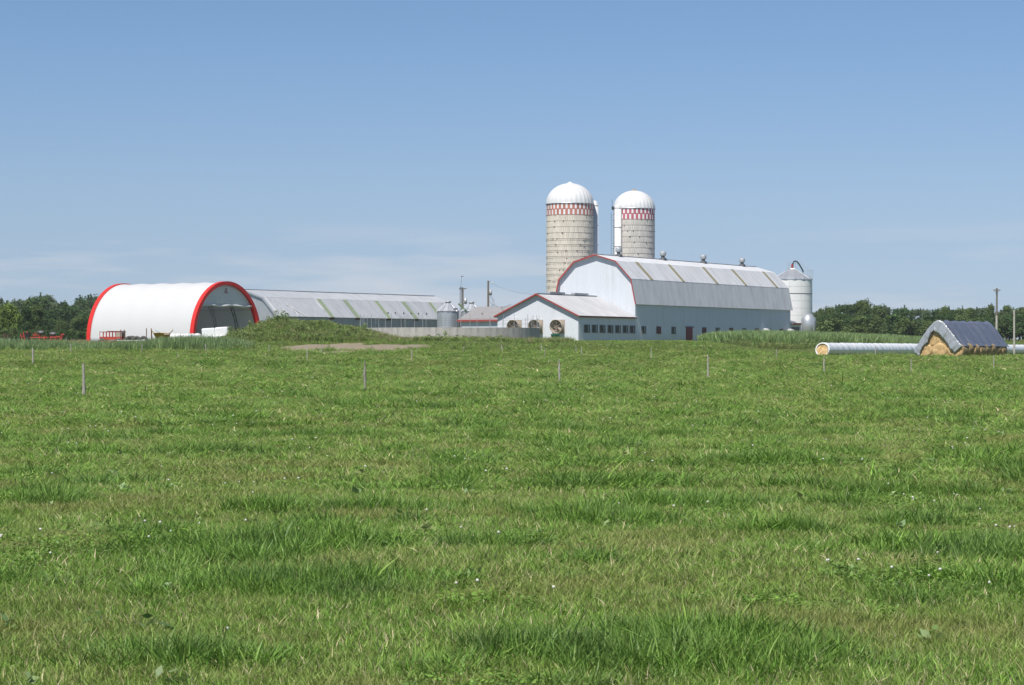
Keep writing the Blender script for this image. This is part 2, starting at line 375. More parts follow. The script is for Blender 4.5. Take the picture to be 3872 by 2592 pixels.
mb = MB(); mb.box((0, LEN / 2, -.15), (HW * 2 + .12, LEN - .62, .5)); mb.build('foundation', tank_con, barn)
for sgn in (1, -1):
    for k in range(3):
        (xa, za), (xb, zb) = PROF[k], PROF[k + 1]
        nn = Vector((zb - za, 0, -(xb - xa))).normalized(); nn = nn if nn.z > 0 else -nn
        if nn.x < 0: nn.x = -nn.x
        nn.x *= sgn
        off = nn * .05
        lift = .012 * (2 - k)
        mb = ribbed(0, LEN, .3, .028, lambda y: Vector((sgn * xb, y, zb)) + nn * (lift) + Vector((sgn * .02 * (k < 2), 0, -.03 * (k < 2))), lambda y: Vector((sgn * xa, y, za)) + nn * (lift), 0, 0, nrm=nn)
        # underside skin
        p0 = Vector((sgn * xb, 0, zb)) - nn * .05; p1 = Vector((sgn * xa, 0, za)) - nn * .05
        mb.add([p0, p1, p1 + Vector((0, LEN, 0)), p0 + Vector((0, LEN, 0))], [(0, 1, 2, 3)])
        mb.add([Vector((sgn * xb, 0, zb)), p0, p0 + Vector((0, LEN, 0)), Vector((sgn * xb, LEN, zb))], [(0, 1, 2, 3)])
        mb.build('roof_slope', roof_metal, barn)
        # red rake board
        mb = MB(); wd = .20 if sgn < 0 else .15
        a0 = Vector((sgn * xa, -.03, za)) + nn * .03; b0 = Vector((sgn * xb, -.03, zb)) + nn * .03
        ins = -nn * wd
        mb.prism([a0, b0, b0 + ins, a0 + ins], (0, -1, 0), .05); mb.build('rake_board', red_trim, barn)
        if k == 1 and sgn > 0:
            for t in (6.4, 17.3, 29.7, 40.8, 53.4):
                sk = MB(); y0 = t
                q = [Vector((xa, y0, za)), Vector((xb, y0, zb)), Vector((xb, y0 + .9, zb)), Vector((xa, y0 + .9, za))]
                sk.prism([p + nn * .045 for p in q], nn, .012); sk.build('skylight_strip', skylight_m, barn)
mb = MB(); mb.bar((0, 0, 12.2), (0, LEN, 12.2), .5, .06); mb.build('ridge_cap', roof_metal, barn)
# windows on the long wall
def window(parent, x, y, z0, wd, ht, fm, axis='y', red=False, n=(1, 0, 0)):
    f = MB(); t = .07; pr = .09
    for (yy, zz, a, c) in ((y, z0 + t / 2, wd, t), (y, z0 + ht - t / 2, wd, t), (y - wd / 2 + t / 2, z0 + ht / 2, t, ht - 2 * t), (y + wd / 2 - t / 2, z0 + ht / 2, t, ht - 2 * t)):
        f.box((x + pr / 2, yy, zz), (pr, a, c))
    win = f.build('window', fm, parent)
    g = MB(); g.box((x + .035, y, z0 + ht / 2), (.012, wd - 2 * t, ht - 2 * t)); g.build('pane', glass, win)
    s = MB()
    s.box((x + .052, y + wd * .24, z0 + ht / 2), (.03, .20 if not red else .38, ht - 2 * t)); s.build('shutter', frame_white if not red else dark_red, win)
    s = MB(); s.box((x + .08, y, z0 - .03), (.14, wd + .08, .05)); s.build('sill', fm, win)
    return win
for i, t in enumerate((3.09, 8.1, 13.2, 24.1, 29.1, 34.2, 39.3, 44.4, 49.5, 54.5)):
    red = i in (1, 3, 5, 7, 9)
    window(barn, HW + .024, t, 1.12, 1.35, .98, dark_red if red else frame_grey, red=red)
mb = MB(); mb.box((HW + .06, 18.7, 1.0), (.07, 2.25, 2.15)); door = mb.build('door', dark_red, barn); door['label'] = 'faded dark red sliding door'
for k in range(4):
    q = MB(); q.box((HW + .107, 17.85 + k * .56, 1.0), (.02, .5, 2.1)); q.build('door_board', dark_red, door)
q = MB(); q.box((HW + .12, 18.7, 2.14), (.06, 3.4, .08)); q.build('door_rail', dark_metal, door)
# ridge ventilators
for t in (7.3, 22.4, 37.2, 52.5):
    v = MB(); v.box((.25, t, 12.22), (.8, .8, .34)); v.lathe([(.28, 12.4), (.28, 12.85)], 16, c=(.25, t, 0)); vent = v.build('roof_vent', M('vent_base_metal', (.16, .165, .17), .6), barn)
    h = MB(); h.lathe([(.0, 12.72), (.44, 12.74), (.47, 12.80), (.47, 13.28), (.40, 13.36), (0, 13.40)], 20, c=(.25, t, 0)); h.build('vent_hood', grey_metal, vent)
# white exhaust hoods on the far part of the long wall
for t in (47.0, 57.2):
    h = MB(); h.prism([(HW + .03, t - .5, 1.4), (HW + .35, t - .5, 2.15), (HW + .95, t - .5, 2.0), (HW + 1.1, t - .5, 1.35)], (0, 1, 0), 1.0); h.build('exhaust_hood', white_plastic, barn)
# lean-to at the far end
mb = MB(); y0, y1 = LEN - .27, LEN + 4.6
mb.prism([(-2, y0, -.3), (6.0, y0, -.3), (6.0, y0, 3.0), (-2, y0, 4.9)], (0, 1, 0), y1 - y0); lt = mb.build('lean_to', white_metal, barn)
q = MB(); q.prism([(-2.3, y0 + .01, 5.02), (6.5, y0 + .01, 2.94), (6.5, y0 + .01, 3.04), (-2.3, y0 + .01, 5.12)], (0, 1, 0), y1 - y0 + .4); q.build('lean_to_roof', roof_metal, lt)
q = MB(); q.box((6.56, (y0 + y1) / 2 + .2, 2.96), (.05, y1 - y0 + .4, .26)); q.build('lean_to_fascia', red_trim, lt)
q = MB(); q.box((6.02, (y0 + y1) / 2, 1.7), (.05, 3.4, 1.5)); q.build('lean_to_shade_panel', glass, lt)  # dark sheet on the solid wall, its colour stands in for the unlit inside
for k in range(5):
    q = MB(); q.box((6.06, y0 + .9 + k * .72, 1.7), (.05, .09, 1.5)); q.build('opening_bar', frame_white, lt)

# ------------------------------------------------------------------ wing with three fans
Fp = Vector((3.21, 317.6, YARD + .05))
wing = thing('barn_wing', 'low white wing with red gable trim and three large fans', 'barn', Fp, -TB)
WL = 17.9; WH = 6.1
wu = lambda x: 6.25 - abs(x) * (6.25 - 3.27) / 6.4
ribbed(-WH, WH, .3, .022, lambda x: (x, .45, -.5), lambda x: (x, .45, wu(x) - .09), 0, 0).build('gable_wall', white_metal, wing)
ribbed(.452, WL, .3, .022, lambda y: (WH, y, -.5), lambda y: (WH, y, wu(WH) - .05), 0, 0, nrm=(1, 0, 0)).build('side_wall', white_metal, wing)
ribbed(.452, WL, .3, .022, lambda y: (-WH, y, -.5), lambda y: (-WH, y, wu(WH) - .05), 0, 0, nrm=(-1, 0, 0)).build('side_wall', white_metal, wing)
MB().box((0, WL / 2, -.25), (WH * 2 + .1, WL - 1, .5)).build('foundation', tank_con, wing)
for sgn in (1, -1):
    nn = Vector((sgn * (6.25 - 3.27), 0, 6.4)).normalized()
    mb = ribbed(0, WL, .3, .03, lambda y: (sgn * 6.4, y, 3.27), lambda y: (0, y, 6.25), 0, 0, nrm=nn)
    p0 = Vector((sgn * 6.4, 0, 3.27)) - nn * .05; p1 = Vector((0, 0, 6.25)) - nn * .05; e = Vector((0, WL, 0))
    mb.add([p0, p1, p1 + e, p0 + e], [(0, 1, 2, 3)]); mb.build('roof_slope', wing_roof, wing)
    q = MB(); a0 = Vector((0, -.03, 6.28)) ; b0 = Vector((sgn * 6.45, -.03, 3.28))
    q.prism([a0, b0, b0 - nn * .17, a0 - Vector((0, 0, .19))], (0, -1, 0), .05); q.build('rake_board', red_trim, wing)
    MB().box((sgn * 6.42, WL / 2, 3.15), (.04, WL, .13)).build('eave_fascia', dark_red, wing)
MB().bar((0, -.02, 6.3), (0, WL, 6.3), .45, .05).build('ridge_cap', roof_metal, wing)
for (a, bq) in ((3.6, 8.0), (10.9, 15.2)):
    MB().box((0, (a + bq) / 2, 6.46), (.55, bq - a, .22)).build('ridge_vent', grey_metal, wing)
for t in (2.86, 5.2, 7.59, 10.03, 12.35, 14.73, 17.0):
    window(wing, WH + .024, t, 1.08, 1.6, 1.02, frame_grey)
for s in (-3.33, -.1, 3.16):
    q = MB(); q.box((s, .39, 1.83), (1.84, .08, 1.84)); fan = q.build('ventilation_fan', fan_m, wing)
    q = MB(); ang = [2 * math.pi * j / 32 for j in range(32)]
    ring = lambda r, y, tilt=0: [(s + r * math.cos(a), y - tilt * math.sin(a), 1.83 + r * math.sin(a)) for a in ang]
    r0, r1_, r2_, r3_ = ring(.80, .34), ring(.93, -.42, .1), ring(.88, -.42, .1), ring(.74, .30)
    vv = r0 + r1_ + r2_ + r3_; fs = [(a * 32 + j, a * 32 + (j + 1) % 32, (a + 1) * 32 + (j + 1) % 32, (a + 1) * 32 + j) for a in range(3) for j in range(32)]
    q.add(vv, fs, 0, True); q.build('fan_cone', fan_m, fan)
    q = MB(); q.add([(s, .28, 1.83)] + ring(.76, .28), [(0, 1 + j, 1 + (j + 1) % 32) for j in range(32)]); q.build('fan_back', fan_dark, fan)
    for k in range(5):
        a = 2 * math.pi * k / 5 + s; q = MB(); d = Vector((math.cos(a), 0, math.sin(a))); t = Vector((-math.sin(a), 0, math.cos(a)))
        c = Vector((s, .05, 1.83)); q.add([c + d * .1 - t * .08, c + d * .72 - t * .22 + Vector((0, -.1, 0)), c + d * .74 + t * .2 + Vector((0, .08, 0)), c + d * .1 + t * .08], [(0, 1, 2, 3)]); q.build('fan_blade', fan_m, fan)
    q = MB()
    for k in range(3):
        a = math.pi * k / 3 + .4; q.bar((s - .86 * math.cos(a), -.36, 1.83 - .86 * math.sin(a)), (s + .86 * math.cos(a), -.36, 1.83 + .86 * math.sin(a)), .03, .03)
    for rr in (.3, .6): q.tube([(s + rr * math.cos(a), -.37, 1.83 + rr * math.sin(a)) for a in ang + [ang[0]]], .012, 4, cap=False)
    q.tube([(s, -.2, 1.83), (s, .28, 1.83)], .11, 10); q.build('fan_guard', fan_dark, fan)
tb = P(2100, 1270, 310); tub = MB(); tub.lathe([(0, 0), (.5, 0), (.62, .5), (.66, .5), (.62, .44), (.48, .06), (0, .06)], 20)
tag(tub.build('plastic_tub', turq, None, (tb.x, tb.y, float(gz(tb.x, tb.y)) + .45)), 'small turquoise tub under the right hand fan of the wing', 'tub')
MB().box((0, 0, -.25), (1.0, 1.0, .5)).build('tub_stand', wood, bpy.data.objects['plastic_tub'])

# ------------------------------------------------------------------ concrete stave silos
def stave_silo(px, d, Rr, ztop_wall, ztop, nst, mat_c, red, label, single_hoops, chute_xy, chute_r, chute_top, seed):
    rnd = random.Random(seed)
    X = (px - CX) / F * d
    silo = thing('silo', label, 'silo', (X, d, YARD), 0, None)
    Ht = ztop_wall - YARD; row = .886; rows = int(Ht / row) + 1
    MB().lathe([(Rr - .05, -.5), (Rr - .05, Ht - 2 * row)], 64).build('inner_wall', joint, silo)
    MB().lathe([(Rr - .045, Ht - 2 * row), (Rr - .045, Ht)], 64).build('painted_band', red, silo)
    wst = 2 * math.pi / nst
    def stave(h, gap, th=.06, rad=Rr):
        m = MB(); a = wst / 2 - gap / rad; v = []
        for (zz, r) in ((0, rad - th), (.012, rad), (h - .012, rad), (h, rad - th)):
            for j in range(3):
                t = -a + a * j; rr = r - (0.012 if j != 1 and r == rad else 0)
                v.append((rr * math.cos(t), rr * math.sin(t), zz))
        f = [(i * 3 + j, i * 3 + j + 1, i * 3 + 4 + j, i * 3 + 3 + j) for i in range(3) for j in range(2)]
        f += [(0, 3, 6, 9), (2, 11, 8, 5)]
        return m.add(v, f)
    me_c = stave(row - .022, .009).mesh('stave', mat_c); me_w = stave(row - .10, .02).mesh('white_stave', white_stave); me_r = stave(row - .012, .005).mesh('red_stave', red)
    todo = []
    for r in range(rows):
        zz = Ht - (r + 1) * row
        for k in range(nst):
            ang = wst * (k + (.5 if (r % 2 and r > 1) else 0)) + .03
            facing = -math.sin(ang)          # towards the camera (-Y)
            if r < 2:
                if facing > -.9 or True:
                    isw = (k + r) % 2 == 0
                    o = inst(me_w if isw else me_r, 'painted_stave', silo, (0, 0, zz + (.05 if isw else .004)), (0, 0, ang))
            else: todo.append((facing - .012 * abs(r - 7), zz, ang, r))
    todo.sort(key=lambda q: -q[0])
    left = 300 - 2 * nst
    for q in todo[:left]:
        inst(me_c, 'stave', silo, (rnd.uniform(-.006, .006), rnd.uniform(-.006, .006), q[1]), (0, 0, q[2]))
    rest = MB(); base = stave(row - .022, .009)
    for q in todo[left:]:
        c, s_ = math.cos(q[2]), math.sin(q[2])
        k = 1 + rnd.uniform(-.002, .002); g = rnd.uniform(.86, 1.12)
        rest.add([(k * (x * c - y * s_), k * (x * s_ + y * c), z + q[1]) for x, y, z in base.v], base.f, 0, col=(g, g, g))
    ro = rest.build('stave_courses', mat_c, silo); tag(ro, kind='stuff')
    # steel hoops
    hz = []
    for r in range(2, rows):
        zz = Ht - r * row
        hz.append(zz)
        if not single_hoops and r > 5: hz.append(zz - .24)
    for zz in hz:
        if zz > .1:
            h = MB(); h.tube([((Rr + .012) * math.cos(a), (Rr + .012) * math.sin(a), zz) for a in [2 * math.pi * j / 48 for j in range(49)]], .016, 5, cap=False)
            for _ in range(3):
                a = rnd.uniform(math.pi, 2 * math.pi); h.box(((Rr + .03) * math.cos(a), (Rr + .03) * math.sin(a), zz), (.16, .16, .09), Matrix.Rotation(a, 3, 'Z'))
            h.build('steel_hoop', hoop_m, silo)
    # dome of gores
    ng = 30; dh = ztop - ztop_wall - .25; gw = 2 * math.pi / ng
    prof = [(math.cos(t) * (Rr + .06), Ht + .02 + math.sin(t) * dh) for t in np.linspace(0, R(82), 14)]
    m = MB(); v = []; 
    for (r, z) in prof:
        for j, bul in ((-1, .010), (-.95, 0), (0, .003), (.95, 0), (1, .010)):
            t = j * gw / 2; rr = r + bul * (r / Rr); v.append((rr * math.cos(t), rr * math.sin(t), z))
    m.add(v, [(i * 5 + j, i * 5 + j + 1, i * 5 + 6 + j, i * 5 + 5 + j) for i in range(len(prof) - 1) for j in range(4)], 0, True)
    mg = m.mesh('dome_panel', dome_m)
    dome = MB().lathe([(Rr + .12, Ht - .04), (Rr + .12, Ht + .05), (Rr - .02, Ht + .05)], 64).build('dome_rim', galv, silo)
    for k in range(ng): inst(mg, 'dome_panel', silo, (0, 0, 0), (0, 0, k * gw))
    rt, zt = prof[-1]
    MB().lathe([(rt + .15, zt - .03), (rt * .6, zt + .12), (0.02, zt + .28)], 24).build('dome_cap', dome_m if single_hoops is False else M('rusty_cap', (.36, .27, .18), .7), silo)
    # chute
    cx, cy = chute_xy; ct = chute_top - YARD
    zc = ct - chute_r * 1.1
    pr = [(chute_r, zc)] + [(math.cos(t) * chute_r, zc + math.sin(t) * chute_r * 1.1) for t in np.linspace(0, R(88), 8)]
    for kz in range(6): MB().lathe([(chute_r + .005, -.06), (chute_r + .03, -.05), (chute_r + .03, .05), (chute_r + .005, .06)], 20, smooth=False).build('chute_collar', galv, silo, (cx, cy, zc - .1 - kz * 3.0))
    MB().lathe([(chute_r, -.3)] + pr, 20, c=(cx, cy, 0)).build('chute', dome_m, silo)
    return silo
s1 = stave_silo(2155, 359, 3.55, 23.55, 26.95, 64, concrete, red_stave, 'tall tan concrete silo with brick red checker band behind the barn gable', False, (3.72, 1.45), .62, 24.2, 1)
s2 = stave_silo(2398, 374, 3.24, 23.7, 26.85, 58, concrete2, pink_stave, 'grey concrete silo with crimson checker band and white chute in front', True, (-2.66, -2.62), .55, 24.4, 2)
# ladder on the second silo
lad = MB(); lx, ly = -3.15, -2.55
for dx in (-.22, .22): lad.bar((lx + dx - .35, ly, 8), (lx + dx - .35, ly, 20.2), .045, .045)
for k in range(30): lad.bar((lx - .57, ly, 8.2 + k * .4), (lx - .13, ly, 8.2 + k * .4), .03, .03)
for k in range(6): lad.bar((lx - .13, ly, 9 + k * 2), (lx + .6, ly + .3, 9 + k * 2), .03, .03)
lad.bar((lx - .35, ly, 20.6), (lx - .45, ly, 22.3), .05, .05); lad.box((lx - .3, ly, 20.9), (.4, .3, .5))
lad.build('ladder', dark_metal, s2)

# ------------------------------------------------------------------ white steel bin and feed bin at the far end of the barn
bx = (2996 - CX) / F * 392
bin_ = thing('storage_bin', 'tall white enamelled steel bin with conical roof behind the barn end', 'silo', (bx, 392, YARD), 0)
BR, BH = 3.27, 13.15 - YARD
rowh = 1.185; npan = 10
m = MB(); v = []; seg = 8; a = math.pi / npan - .004
for (zz, r) in ((0, BR - .05), (.01, BR), (rowh - .035, BR), (rowh - .02, BR - .05)):
    for j in range(seg + 1): t = -a + 2 * a * j / seg; v.append((r * math.cos(t), r * math.sin(t), zz))
s_ = seg + 1
m.add(v, [(i * s_ + j, i * s_ + j + 1, (i + 1) * s_ + j + 1, (i + 1) * s_ + j) for i in range(3) for j in range(seg)] + [(0, s_, 2 * s_, 3 * s_), (seg, 3 * s_ + seg, 2 * s_ + seg, s_ + seg)], 0)
pm = m.mesh('wall_panel', bin_white)
MB().lathe([(BR - .045, -.4), (BR - .045, BH)], 48).build('inner_wall', joint, bin_)
k = 0; z = BH - rowh
while z > -1:
    for j in range(npan): inst(pm, 'wall_panel', bin_, (0, 0, z), (0, 0, R(-90 + 20 + 18) + j * 2 * math.pi / npan + (k % 2) * .02))
    z -= rowh; k += 1
MB().lathe([(BR + .03, BH - 2 * rowh - .05), (BR + .05, BH - 2 * rowh), (BR + .03, BH - 2 * rowh + .05)], 48).build('stiffening_ring', dark_metal, bin_)
ng = 14; m = MB(); v = []; pr = [(BR + .12, BH - .08), (BR + .10, BH + .06), (BR - .35, BH + .38), (.55, BH + 1.72)]
for (r, z) in pr:
    for j, bul in ((-1, .05), (-.93, 0), (.93, 0), (1, .05)): t = j * math.pi / ng; v.append((r * math.cos(t), r * math.sin(t), z + bul))
m.add(v, [(i * 4 + j, i * 4 + j + 1, i * 4 + 5 + j, i * 4 + 4 + j) for i in range(3) for j in range(3)])
rm = m.mesh('roof_panel', galv)
for j in range(ng): inst(rm, 'roof_panel', bin_, (0, 0, 0), (0, 0, j * 2 * math.pi / ng))
MB().lathe([(.6, BH + 1.68), (.55, BH + 1.85), (.25, BH + 1.95), (0, BH + 1.97)], 16).build('roof_cap', dome_m, bin_)
pts = [(-.1 + math.sin(t) * 2.1 * (1 if t > 0 else .35) , -.4, BH + 1.9 + 1.95 * math.cos(t * .95)) for t in np.linspace(-.9, 1.45, 16)]
MB().tube([(0, -.3, BH + 1.8), (.04, -.35, BH + 2.55), (.2, -.4, BH + 2.92), (.45, -.45, BH + 3.05), (.75, -.5, BH + 2.9), (1.1, -.55, BH + 2.45), (1.45, -.6, BH + 1.85), (1.75, -.65, BH + 1.2)], .13, 10).build('filler_pipe', M('green_pipe', (.03, .055, .045), .5), bin_)
MB().tube([(-.05, -.3, BH + 1.75), (-.02, -.32, BH + 2.5)], .2, 10).build('pipe_stub', red_trim, bin_)
q = MB()
for xx in (-.62, .5): q.bar((xx, -.4, BH + 1.5), (xx, -.4, BH + 2.8), .06)
for zz in (1.82, 2.3, 2.75): q.bar((-1.0, -.4, BH + zz), (-.2, -.4, BH + zz), .06)
q.bar((-.62, -.4, BH + 2.75), (1.36, -.6, BH + 2.75), .06)
q.bar((1.36, -.6, BH + 2.75), (2.7, -.8, BH + 1.48), .07); q.bar((1.5, -.6, BH + 1.9), (2.4, -.8, BH + 1.2), .07)
for xx in (2.4, 2.72, 2.98, 3.25): q.bar((xx, -.85, BH + .0), (xx, -.85, BH + 1.5), .07)
q.bar((2.7, -.85, BH + 1.48), (3.28, -.85, BH + 1.48), .07); q.build('top_railing', grey_metal, bin_)
fx = (3056 - CX) / F * 378
fb = thing('feed_bin', 'small shiny round feed bin on legs beside the barn corner', 'feed bin', (fx, 378, float(gz0(fx, 378))), 0)
MB().lathe([(.2, 1.2), (1.08, 2.2), (1.09, 4.15), (.5, 4.85), (.35, 4.9), (0, 4.95)], 32).build('hopper', M('bright_galvanised', (.62, .64, .67), .36, metal=.55, var=.05, bump=.004, bscale=3, bstretch=(.4, .4, 6)), fb)
for k in range(4):
    a = R(45 + 90 * k); MB().bar((1.12 * math.cos(a), 1.12 * math.sin(a), -.3), (1.12 * math.cos(a), 1.12 * math.sin(a), 4.1), .08).build('leg', grey_metal, fb)
MB().bar((1.2, 0, 1.3), (1.2, 0, 4.2), .05).bar((1.2, 0, 4.2), (.4, 0, 4.95), .05).build('ladder', grey_metal, fb)

# ------------------------------------------------------------------ fabric storage tent
TT = R(55.8); AX = Vector((-math.sin(TT), math.cos(TT), 0)); PX = Vector((math.cos(TT), math.sin(TT), 0))
tc_ = Vector((-39.5 , 330, 2.42))
tent = thing('fabric_storage_tent', 'white fabric arch shelter with red edged open end', 'shelter', tc_, math.atan2(PX.y, PX.x))
# local: x = across (PX), y = along the axis to the far end, z up
THW, THT, TL = 7.1, 8.23, 19.7
def arch(t, k=1.0, dz=0):  # t in [-1, 1]
    a = t * math.pi / 2; x = math.sin(a); z = math.cos(a)
    sx = abs(x) ** 1.0; sz = max(z, 0) ** .96
    return (THW * k * math.copysign(sx, x), THT * (1 - (1 - k) * .9) * sz + dz)
NT = 48
ts = np.linspace(-1, 1, NT + 1)
ysl = np.linspace(.5, TL - .5, 61); bay = TL / 5
def sag(y): return 1 - .013 * abs(math.sin(math.pi * y / bay)) ** 1.4
rows_ = []
for y in ysl:
    rows_.append([(arch(t)[0] * lerp(1, sag(y), min(1, 1.6 * (1 - abs(t)))), y, .35 + arch(t)[1] * sag(y)) for t in ts])
mb = MB().grid(rows_); cov = mb.build('cover', fabric, tent)
so = cov.modifiers.new('thick', 'SOLIDIFY'); so.thickness = .012
for (ya, yb) in ((-.15, .52), (TL - .52, TL + .15)):
    k0, k1 = 1.012, .945; q = MB(); out = [(arch(t, k0)[0], arch(t, k0)[1] + .36) for t in ts]; inn = [(arch(t, k1)[0], arch(t, k1)[1] + .36 if abs(t) < .999 else .36) for t in ts]
    sec = [[(x, ya, z) for x, z in inn], [(x, ya, z) for x, z in out], [(x, yb, z) for x, z in out], [(x, yb, z) for x, z in inn], [(x, ya, z) for x, z in inn]]
    q.grid(sec, smooth=True); o = q.build('red_arch_band', fabric_red, tent)
    es = o.modifiers.new('es', 'EDGE_SPLIT'); es.split_angle = R(40)
# end curtain above the opening, gathered hem
def curtain(y, zb):
    q = MB(); pts = []
    for j in range(NT + 1):
        x, zt = arch(ts[j], .955); zt += .36
        col = []
        if zt < zb: continue
        for i in range(9):
            f = i / 8; z = lerp(zt, zb, f)
            wr = .10 * f ** 3 * math.sin(x * 2.4 + 2) + .05 * f ** 4 * math.sin(x * 9)
            for c in (-2.15, 2.05): wr += -.22 * f ** 2 * math.exp(-((x - c) / .22) ** 2)
            col.append((x, y + wr, z))
        pts.append(col)
    q.grid(pts); return q
o = curtain(.25, 5.35).build('end_curtain', fabric_end, tent); o.modifiers.new('s', 'SOLIDIFY').thickness = .015
hem = MB(); hx = 5.35
hem.tube([(x, .18 - .08 * math.sin(x * 2.4 + 2), 5.3 + .06 * math.sin(x * 1.3)) for x in np.linspace(-hx, hx, 41)], .16, 8); hem.build('rolled_hem', fabric_end, tent)
o = curtain(TL - .25, 3.6).build('end_curtain', fabric_end, tent); o.modifiers.new('s', 'SOLIDIFY').thickness = .015
# trade mark on the curtain
q = MB(); q.add([(-.28, .16, 7.02), (.28, .16, 7.02), (.26, .16, 7.32), (-.26, .16, 7.32)], [(0, 1, 2, 3)])
q.add([(-.09, .16, 7.4), (.12, .16, 7.42), (.14, .16, 7.6), (0, .16, 7.8), (-.1, .16, 7.62)], [(0, 1, 2, 3, 4)])
q.build('logo_print', M('logo_red', (.30, .03, .05), .6), tent)
q = MB()
for k in range(4): q.box((-.19 + k * .127, .156, 7.17), (.06, .004, .16))
q.build('logo_lettering', white_plastic, tent)
# trusses and purlins
for kk in range(1, 5):
    y = kk * bay; q = MB()
    for (k, wd) in ((.985, .05), (.925, .05)):
        q.tube([(arch(t, k)[0], y, .34 + arch(t, k)[1]) for t in ts], wd, 6)
    for j in range(0, NT, 2):
        a0, a1 = arch(ts[j], .985), arch(ts[j + 1], .925); q.bar((a0[0], y, .34 + a0[1]), (a1[0], y, .34 + a1[1]), .035)
    q.build('truss', galv_old if kk != 1 else dark_metal, tent)
for t in (-.62, -.3, 0, .3, .62):
    x, z = arch(t, .93); MB().tube([(x, .5, .34 + z), (x, TL - .5, .34 + z)], .04, 6).build('purlin', grey_metal, tent)
for sx in (-1, 1):
    for k in range(10):
        MB().box((sx * (THW - .05), (k + .5) * TL / 10, .05), (.75, TL / 10 - .03, .66)).build('foundation_block', white_metal, tent)
# straw stored inside
for k, (x, y, sc) in enumerate(((-3.9, 14.2, 1.5), (-2.2, 15.4, 1.7), (-.4, 16.0, 1.5), (-4.2, 16.5, 1.9))):
    q = MB(); q.lathe([(0, -.7), (.62, -.7), (.72, -.6), (.72, .6), (.62, .7), (0, .7)], 20)
    o = q.build('straw_bale', hay_face); mw = Matrix.Translation(tc_) @ Matrix.Rotation(math.atan2(PX.y, PX.x), 4, 'Z')
    o.location = mw @ Vector((x, y, .95)); o.rotation_euler = (R(90), 0, R(30 * k)); o.scale = (1.1, 1.1, 1.1)
    tag(o, 'brown straw bale stored inside the fabric shelter', 'bale', 'straw bales in the shelter')

# ------------------------------------------------------------------ long grey gambrel shed
T2 = R(31.6); U2 = Vector((math.sin(T2), math.cos(T2), 0)); 
SL = 51.7
shed = thing('long_shed', 'long grey galvanised shed with green skylight strips', 'shed', (-40.2, 355, YARD), -T2)
SP = [(0, 7.76), (3.71, 6.56), (6.41, 3.73)]
su = lambda x: float(np.interp(abs(x), [p[0] for p in SP], [p[1] for p in SP]))
SW = 6.2
ribbed(-SW, SW, .3, .022, lambda x: (x, .3, -.4), lambda x: (x, .3, su(x) - .05), 0, 0).build('gable_wall', galv, shed)
ribbed(-SW, SW, .3, .022, lambda x: (x, SL - .3, -.4), lambda x: (x, SL - .3, su(x) - .05), 0, 0, nrm=(0, 1, 0)).build('back_gable_wall', galv, shed)
for sgn in (1, -1):
    ribbed(.302, SL - .302, .3, .022, lambda y: (sgn * SW, y, -.4), lambda y: (sgn * SW, y, 3.95), 0, 0, nrm=(sgn, 0, 0)).build('side_wall', galv_old, shed)
    for k in range(2):
        (xa, za), (xb, zb) = SP[k], SP[k + 1]
        nn = Vector((sgn * (za - zb), 0, (xb - xa))).normalized(); lift = .012 * (1 - k)
        for (y0, y1, mt, ex) in ((0, 13.0, galv_shiny, .03), (13.0, SL, galv_old, 0)):
            mb = ribbed(y0, y1, .3, .028, lambda y: Vector((sgn * xb, y, zb)) + nn * (lift + ex), lambda y: Vector((sgn * xa, y, za)) + nn * (lift + ex), 0, 0, nrm=nn)
            p0 = Vector((sgn * xb, y0, zb)) - nn * .05; p1 = Vector((sgn * xa, y0, za)) - nn * .05; e = Vector((0, y1 - y0, 0))
            mb.add([p0, p1, p1 + e, p0 + e], [(0, 1, 2, 3)]); mb.build('roof_slope', mt, shed)
        q = MB(); a0 = Vector((sgn * xa, -.02, za)) + nn * .05; b0 = Vector((sgn * xb, -.02, zb)) + nn * .05
        q.prism([a0, b0, b0 - nn * .22, a0 - nn * .22], (0, -1, 0), .04); q.build('rake_board', galv, shed)
        if k == 1 and sgn > 0:
            def fy(px):
                kx = (px - CX) / F; X0 = -40.2 + .852 * 3.71; D0 = 355 - .524 * 3.71
                return (kx * D0 - X0) / (.524 - .852 * kx)
            for px in (1196, 1295, 1413, 1516, 1616):
                y0 = fy(px); sk = MB()
                qq = [Vector((xa, y0, za)), Vector((xb, y0, zb)), Vector((xb, y0 + 1.0, zb)), Vector((xa, y0 + 1.0, za))]
                sk.prism([p + nn * .045 for p in qq], nn, .012); sk.build('skylight_strip', green_glass, shed)
                MB().box((xb - .12, y0 + .5, zb - .16), (.12, 1.1, .3)).build('strip_bracket', brown_rust, shed)
            # bright loose flashing on the near section
            def on(f, y, up=.09): return Vector((lerp(xa, xb, f), y, lerp(za, zb, f))) + nn * up
            for (f0, y0, f1, y1, wd) in ((0, .5, 1, .55, .22), (0.02, 1.5, .9, 3.2, .10), (.0, 12.9, .62, 13.1, .14), (.36, 4.6, 1.0, 7.4, .24), (.42, 4.9, .98, 5.6, .14)):
                sh = MB(); sh.bar(on(f0, y0), on(f1, y1), wd, .05, up=nn); sh.build('loose_flashing', dome_m, shed)
MB().bar((0, 0, 7.83), (0, SL, 7.83), .4, .05).build('ridge_cap', galv_old, shed)
for y in (30, 32, 34.4, 36.5, 38.6, 41): 
    MB().tube([(5.6, y, 4.55), (5.72, y, 4.75)], .09, 8).build('roof_plug', dark_metal, shed)

